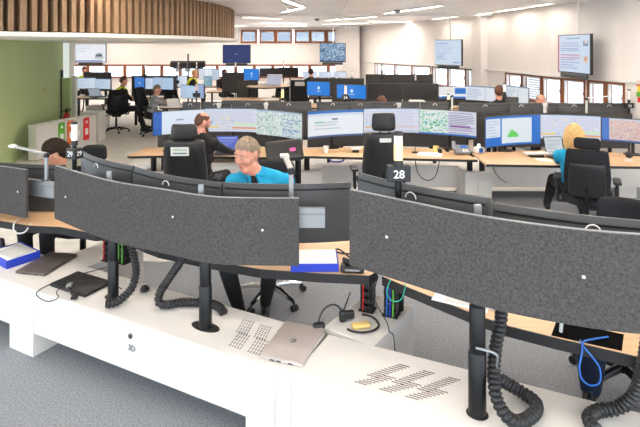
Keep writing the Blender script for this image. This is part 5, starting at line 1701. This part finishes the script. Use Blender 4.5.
# white benches and pale worktops of the rows between
bench('low white cable bench left of centre, behind the third row', [(px(196, 11.0), 11.0), (px(300, 11.0), 11.0)], [(0, .42), (0, .42)], .3, .86, legs=[[(-2.6, 11.05), (-2.4, 11.05), (-2.4, 11.3), (-2.6, 11.3)], [(-.9, 11.05), (-.7, 11.05), (-.7, 11.3), (-.9, 11.3)]])
bench('low white cable bench behind the blue screens in the middle', [(px(302, 12.9), 12.9), (px(440, 12.9), 12.9)], [(0, .42), (0, .42)], .2, .6, legs=[[(0, 12.95), (.3, 12.95), (.3, 13.2), (0, 13.2)], [(2.2, 12.95), (2.5, 12.95), (2.5, 13.2), (2.2, 13.2)]])
desk('pale worktop below the raised desk left of centre', [(px(222, 12.6), 12.6), (px(284, 12.6), 12.6)], [(px(222, 11.9), 11.9), (px(284, 11.9), 11.9)], .90, [(px(230, 12.3), 12.3, 0), (px(276, 12.3), 12.3, 0)])
papers('white papers scattered on the pale worktop left of centre', px(270, 12.2), 12.15, .8, .9003, .4, .3)
chair('task', 'dark chair tucked at the raised desk left of centre', (px(284, 14.4), 14.4, 0), PI, head=None, back_top=1.05, seat=.55)

# ------------------------------------------------------------------ left cluster by the pillar
desk('dark-edged desk at the white pillar with two pale screens', [(px(78, 14.15), 14.15), (px(113, 14.3), 14.3)], [(px(75, 13.5), 13.5), (px(108, 13.4), 13.4)], .80, [(px(79, 13.9), 13.9, 0), (px(108, 13.9), 13.9, 0)])
far('left one of two pale screens beside the white pillar', 75.5, 95, 13.9, 14.0, 77.6, pic_page(2, (206, 222, 236)), foot=.80, W=.53, H=.285, R=6, name='flat_monitor')
far('right one of two pale screens beside the white pillar', 96, 110.5, 14.0, 13.9, 78.6, pic_page(5, (196, 212, 232)), foot=.80, H=.27, R=6, name='flat_monitor')
laptop('open black laptop tilted on the desk by the white pillar', (px(98, 13.7), 13.7, .8003), .9, 'black_plastic', .34, .24, -.5, Pic(14, 10, (150, 160, 170)))
papers('white papers on the desk by the white pillar', px(104, 13.6), 13.6, .5, .8003, .3, .4)
t = thing('white_drawer_unit', 'white drawer unit below the desk by the white pillar', 'drawer unit', (px(99, 13.8), 13.75, 0))
b = MB(); b.box((0, 0, .3), (.5, .4, .56), bevel=.01); b.build('body', 'white_laminate', t, 0)
for k in range(2):
    b = MB(); b.box((0, -.208, .16 + k * .26), (.47, .016, .24), bevel=.003); b.build('drawer', 'white_laminate', t, 0)
cable('hanging_strap', 'black strap hanging in a loop below the left desk by the pillar', [(px(78, 13.4), 13.45, .78), (px(78, 13.4), 13.42, .55), (px(80.5, 13.4), 13.42, .42), (px(83, 13.4), 13.42, .55), (px(83, 13.4), 13.45, .78)], .02, 'black_plastic', 'strap')
t = thing('green_partition', 'narrow green end panel left of the pale screens by the pillar', 'partition', (px(66.5, 13.1), 13.1, 0), -.2)
b = MB(); b.box((0, 0, .68), (.24, .06, 1.36), bevel=.008); b.build('panel', 'green_paint', t, 0)
b = MB(); b.box((-.135, 0, .78), (.03, .08, 1.56), bevel=.006); b.build('post', 'black_metal', t, 0)
t = thing('white_partition', 'slim white panel right of the green end panel by the pillar', 'partition', (px(73.5, 13.2), 13.25, 0))
b = MB(); b.box((0, 0, .7), (.12, .10, 1.4), bevel=.01); b.build('panel', 'white_paint', t, 0)
b = MB(); b.box((0, -.052, .7), (.02, .01, 1.3)); b.build('cable_channel', 'light_plastic', t, 0)

chair('task', 'dark office chair with the yellow-vested person in it, on the pale floor at the left', (px(117, 12.9), 12.85, 0), PI + .55, seat=.5, back_top=1.1, head=None, bw=.5)
person('person in dark clothes with bright yellow shoulder flashes, seated by the left pillar', (px(119.5, 12.95), 12.95, 0), PI - 1.15, seat=.5, lean=8, yaw=10, pitch=4, look=dict(hair='hair_brown', top='shirt_charcoal', sleeve='shirt_black'), hair='short', vox=.015, vest='hi_vis',
       hands=[(-.2, -.5, .85), (.2, -.5, .85)], feet=[(-.13, -.55, .085), (.2, -.62, .085)])
chair('task', 'tall dark chair with the grey-shirted man beside it, on the pale floor', (px(153, 12.5), 12.45, 0), PI - 1.75, seat=.5, back_top=1.16, head=None, bw=.46, back_tilt=.16)
person('man with short grey hair in a grey shirt reading a white sheet', (px(151, 12.3), 12.25, 0), PI - 1.15, seat=.43, lean=16, yaw=6, pitch=14, look=dict(hair='hair_grey', top='shirt_grey', sleeve='shirt_grey', skin='skin_rosy'), hair='short', vox=.015, tall=.84,
       hands=[(-.14, -.52, .80), (.14, -.55, .80)])
desk('desk of the grey-shirted man strewn with papers', [(px(160, 12.6), 12.9), (px(208, 12.6), 12.9)], [(px(160, 11.8), 11.75), (px(208, 11.8), 11.75)], .74, [(px(164, 12.4), 12.4, 0), (px(204, 12.4), 12.4, 0)])
t = thing('document', 'white sheet held up in the hands of the grey-shirted man', 'paper', (px(173, 11.95), 11.95, .80), .5)
b = MB(); b.box((0, 0, .0), (.26, .003, .34), rot=Matrix.Rotation(-.7, 4, 'X')); b.build('sheet', 'paper', t, 0)
b = MB(); b.box((0.03, .02, -.01), (.26, .003, .34), rot=Matrix.Rotation(-.8, 4, 'X')); b.build('sheet', 'paper', t, 0)
papers('white papers at the right end of the desk of the grey-shirted man', px(180, 12.2), 12.15, .3, .7402, .4, .3)
papers('stack of white papers at the left side of the desk of the grey-shirted man', px(166, 12.1), 12.1, 1.0, .7402, .3, .4)
far('small blue screen right of the yellow-vested person', 134.5, 145, 14.3, 14.0, 77.3, Pic(20, 14, (22, 112, 204)).rect(.45, .45, .55, .55, (230, 240, 250)), W=.46, H=.30, R=5, name='flat_monitor')
far('pale screen between the small blue one and the wide pale one', 145.5, 153, 14.0, 14.0, 77.6, pic_page(3, (206, 222, 240)), H=.3, R=5, name='flat_monitor')
far('wide pale blue screen above the grey-shirted man', 153.5, 173.5, 14.0, 13.8, 77.2, pic_page(8, (180, 204, 232)), H=.32, R=5, name='flat_monitor')
desk('desk under the small blue screen and the pale ones at the left', [(px(131, 14.3), 14.35), (px(176, 14.3), 14.35)], [(px(131, 13.6), 13.55), (px(176, 13.6), 13.55)], .74, [(px(136, 14), 14.0, 0), (px(172, 14), 14.0, 0)])
felt_screen('dark felt panel behind the wide pale screen at the left', [(px(131, 14.5), 14.55), (px(153, 14.5), 14.6), (px(176, 14.5), 14.5)], .76, zat(76, 14.5))
felt_screen('low grey felt screen left of the yellow-vested person', [(px(84, 16.2), 16.2), (px(98, 16.2), 16.1), (px(114, 16.2), 16.0)], .76, zat(72, 16.2))
far('screen with a pale blue page and tilted frame right of the grey-shirted man', 181, 196, 12.9, 12.5, 85, pic_page(4, (190, 212, 238)), H=.31, R=5, name='flat_monitor')
far('blue-grey screen edge right of the pale blue page screen', 196.5, 204, 12.5, 12.2, 84, pic_page(4, (150, 172, 214)), H=.32, R=5, name='flat_monitor')
chair('task', 'dark grey chair left of the pale blue page screen', (px(178, 13.4), 13.4, 0), PI - .4, seat=.5, back_top=1.05, head=None)
sign_post('sign post with a pale pink lamp in front of the pale blue page screen', px(196.5, 11.4), 11.4, 0, zat(83, 11.4), None, lens='lens_pink', zsign=zat(95, 11.4), size=(.16, .05, .09), lamp_h=.17)
# people and screens near the rear wall, left
person('blond person with a yellow vest behind the pale blue page screen', (px(190, 16.8), 16.8, 0), PI - 1.2, seat=.5, lean=12, pitch=6, look=dict(hair='hair_blonde', top='shirt_black', sleeve='shirt_black'), hair='short', vox=.02, vest='hi_vis')
person('red-haired person in dark clothes near the navy hanging screen', (px(223.5, 16.8), 16.8, 0), .6, seat=.5, lean=6, pitch=6, look=dict(hair='hair_brown', top='shirt_black', sleeve='shirt_black', skin='skin_rosy'), hair='full', vox=.02)
person('person with a yellow top below the hanging white-page screen', (px(84.5, 17.5), 17.5, 0), .3, seat=.55, lean=4, pitch=6, look=dict(hair='hair_brown', top='hi_vis', sleeve='hi_vis', skin='skin_rosy'), hair='full', vox=.02)
for i, (a, c, y, top, lab) in enumerate(((176, 187, 17.6, 75.5, 'pale screen left of the blond person in the yellow vest'), (199, 214, 17.8, 68.5, 'bright white screen right of the blond person'), (212, 219, 17.5, 69, 'narrow pale screen beside the bright white one'), (204, 212, 17.6, 76, 'teal-grey screen below the bright white one'))):
    far(lab, a, c, y, y - .05, top, pic_page(i + 3, ((222, 230, 246), (240, 244, 252), (200, 214, 232), (120, 164, 176))[i]), H=.36, R=4, name='flat_monitor', foot=.8)
desk('desk along the rear wall behind the blond person', [(px(168, 18.2), 18.2), (px(236, 18.2), 18.2)], [(px(168, 17.3), 17.3), (px(236, 17.3), 17.3)], .8, [(px(174, 17.8), 17.8, 0), (px(230, 17.8), 17.8, 0)])
desk('dark-topped desk right of the red-haired person', [(px(206, 15.6), 16.3), (px(242, 15.6), 16.3)], [(px(206, 15.5), 15.5), (px(242, 15.5), 15.5)], .78, [(px(212, 15.8), 15.8, 0), (px(238, 15.8), 15.8, 0)])
felt_screen('dark felt screen under the navy hanging screen', [(px(222, 15.4), 15.4), (px(232, 15.4), 15.45), (px(244, 15.4), 15.4)], .78, zat(72.5, 15.4))
# raised rack of screens
t = thing('screen_rack', 'dark rack of small screens raised on a pole in front of the rear wall', 'screen rack', (px(186, 18.3), 18.6, 0))
b = MB(); b.lathe([(.25, 0), (.25, .02), (.03, .03), (.03, 1.9)], n=14); b.build('pole', 'black_metal', t)
for z, l in ((1.62, 1.25), (1.38, 1.1)):
    b = MB(); b.box((0, 0, z), (l, .05, .05), bevel=.008); b.build('crossbar', 'monitor_back', t, 0)
for k in range(4):
    b = MB(); b.box((-.5 + k * .33, -.05, 1.50), (.29, .05, .2), bevel=.008); s = b.build('small_screen', 'monitor_back', t, 0)
    b = MB(); b.box((-.5 + k * .33, -.077, 1.50), (.25, .004, .16)); b.build('display', 'black_plastic', s, 0)
for k in range(3):
    b = MB(); b.box((-.35 + k * .34, -.04, 1.30), (.2, .06, .1), bevel=.008); b.build('speaker', 'grey_plastic', t, 0)
# slim signal posts in the distance
for x, d, y, lab, lens in ((105, 16.5, 70, 'slim signal post in front of the grey felt screen at the left', 'lens_white'), (145, 16.5, 64, 'slim signal post above the small blue screen at the left', 'lens_white'),
                           (177, 14.8, 70, 'slim signal post right of the wide pale screen', 'lens_white'), (235.5, 17.0, 62, 'slim signal post left of the navy screen corner', 'lens_white'),
                           (283.5, 17.0, 61, 'slim signal post above the two black screens', 'lens_pink'), (382, 14.0, 65, 'slim signal post in front of the right windows, above the grey felt', 'lens_white'),
                           (415.5, 13.8, 74, 'short signal post at the right end of the grey felt screen', 'lens_white'), (508, 13.2, 71, 'slim signal post right of the white pier', 'lens_white'), (352, 15.6, 71, 'slim signal post right of the photo screen', 'lens_white')):
    sign_post(lab, px(x, d), d, 0, zat(y, d), None, lens=lens, zsign=zat(y + 12, d), size=(.12, .05, .09), lamp_h=.17)

# ------------------------------------------------------------------ hanging screens
tv('hanging screen with red left edge and lines of text, nearest at the right', (px(557.5, 9.7), 9.7), (px(590, 8.5), 8.5), 2.03, pic_tv_red(), .69)
tv('hanging screen with a pale blue page of text in the middle', (px(434.5, 13.9), 13.9), (px(461.5, 13.0), 13.0), 2.005, pic_tv_text(), .68)
tv('hanging screen showing a blue photo below the rear upper windows', (px(319.5, 18.7), 18.7), (px(345.5, 18.4), 18.4), 1.95, pic_tv_photo(), .70)
tv('dark navy hanging screen in front of the rear wall', (px(222, 19.0), 19.1), (px(250.5, 19.0), 19.0), 1.89, pic_tv_navy(), .69)
tv('hanging screen with a white page near the left pillar', (px(75, 18.6), 18.6), (px(106, 18.6), 18.6), 1.925, pic_tv_left(), .68)

# ------------------------------------------------------------------ white cabinet with binders by the green wall
t = thing('binder_cabinet', 'long white low cabinet with coloured binder labels by the green wall', 'cabinet', (-5.31, 9.55, 0), math.atan2(1.6, .44))
Lc = 1.65
b = MB(); b.box((Lc / 2, .10, .33), (Lc, .18, .62), bevel=.006); b.build('carcass', 'white_laminate', t, 0)
b = MB(); b.box((Lc / 2, .0, .655), (Lc, .02, .05), bevel=.003); b.box((Lc / 2, .19, .655), (Lc, .02, .05), bevel=.003); b.box((.01, .095, .655), (.02, .17, .05), bevel=.003); b.box((Lc - .01, .095, .655), (.02, .17, .05), bevel=.003); b.build('top_rim', 'white_laminate', t, 0)
b = MB(); b.box((Lc / 2, .10, .012), (Lc - .06, .14, .024)); b.build('plinth', 'monitor_back', t, 0)
for i, (m, xx) in enumerate((('green_card', .62), ('orange_card', .86), ('light_plastic', 1.08), ('red_card', 1.32))):
    b = MB(); b.box((xx, -.004, .42), (.17, .012, .48), bevel=.002); l = b.build('binder_label', m, t, 0)
    b = MB(); b.box((xx, -.0115, .36), (.085, .004, .13)); l2 = b.build('white_field', 'paper', l, 0)
    b = MB(); b.box((xx, -.0115, .56), (.05, .004, .05)); b.build('letter_mark', 'paper', l, 0)
for k, (m, yy) in enumerate((('yellow_card', .10), ('green_card', .10), ('yellow_card', .10), ('orange_card', .10))):
    tt = thing('folder', ('yellow folder lying in the open top of the white cabinet, nearest edge', 'green folder in the open top of the white cabinet', 'second yellow folder in the open top of the white cabinet', 'orange folder at the far side of the open white cabinet top')[k], 'folder',
               (-5.31 + .265 * (.25 + k * .36) - .964 * yy, 9.55 + .964 * (.25 + k * .36) + .265 * yy, .642), math.atan2(1.6, .44))
    b = MB(); b.box((0, 0, .012 + .002 * k), (.32, .10, .024), bevel=.003); b.build('cover', m, tt, 0)
    b = MB(); b.box((0, 0, .027 + .002 * k), (.29, .08, .006)); b.build('paper_edge', 'paper', tt, 0)
t = thing('white_side_cabinet', 'taller white cabinet end right of the binder labels', 'cabinet', (px(88, 11.4), 11.45, 0), .0)
b = MB(); b.box((0, .2, .34), (.42, .4, .68), bevel=.008); b.build('body', 'white_laminate', t, 0)
b = MB(); b.box((0, -.008, .33), (.38, .016, .6), bevel=.003); d = b.build('door', 'white_laminate', t, 0)
b = MB(); b.box((.15, -.02, .4), (.012, .014, .1), bevel=.003); b.build('handle', 'aluminium', d, 0)
x, y = px(66.5, 12.0), 12.0
t = thing('fire_extinguisher', 'red fire extinguisher standing by the green wall behind the cabinet', 'fire extinguisher', (x, y, 0))
b = MB(); b.lathe([(.07, 0), (.085, .02), (.085, .48), (.06, .56), (.03, .59), (.03, .62)], n=18); b.build('cylinder', 'red_plastic', t)
b = MB(); b.box((0, 0, .65), (.05, .05, .06), bevel=.006); b.box((.05, 0, .69), (.14, .03, .02), bevel=.004); b.box((.05, 0, .645), (.12, .03, .014), bevel=.004); b.build('valve', 'black_plastic', t, 0)
b = MB(); b.tube(smooth_line([(-.03, 0, .65), (-.12, 0, .62), (-.13, -.02, .45), (-.10, -.03, .2)], 4), .011, 6); b.build('hose', 'black_plastic', t)
b = MB(); b.lathe([(.0855, .2), (.0862, .2), (.0862, .38), (.0855, .38)], n=18); b.build('label_band', 'paper', t)
t = thing('wall_poster', 'narrow poster with coloured patches at the right end of the window wall', 'poster', (5.03, 8.0, 1.25), math.atan2(2.8, -.5) + PI)
for i, m in enumerate(('red_card', 'green_card', 'yellow_card', 'orange_card')):
    b = MB(); b.box((0, -.01, .07 + i * .085), (.1 + .05 * (i % 2), .006, .08)); b.build('coloured_patch', m, t, 0)
b = MB(); b.box((0, -.004, .2), (.2, .006, .42)); b.build('sheet', 'paper', t, 0)
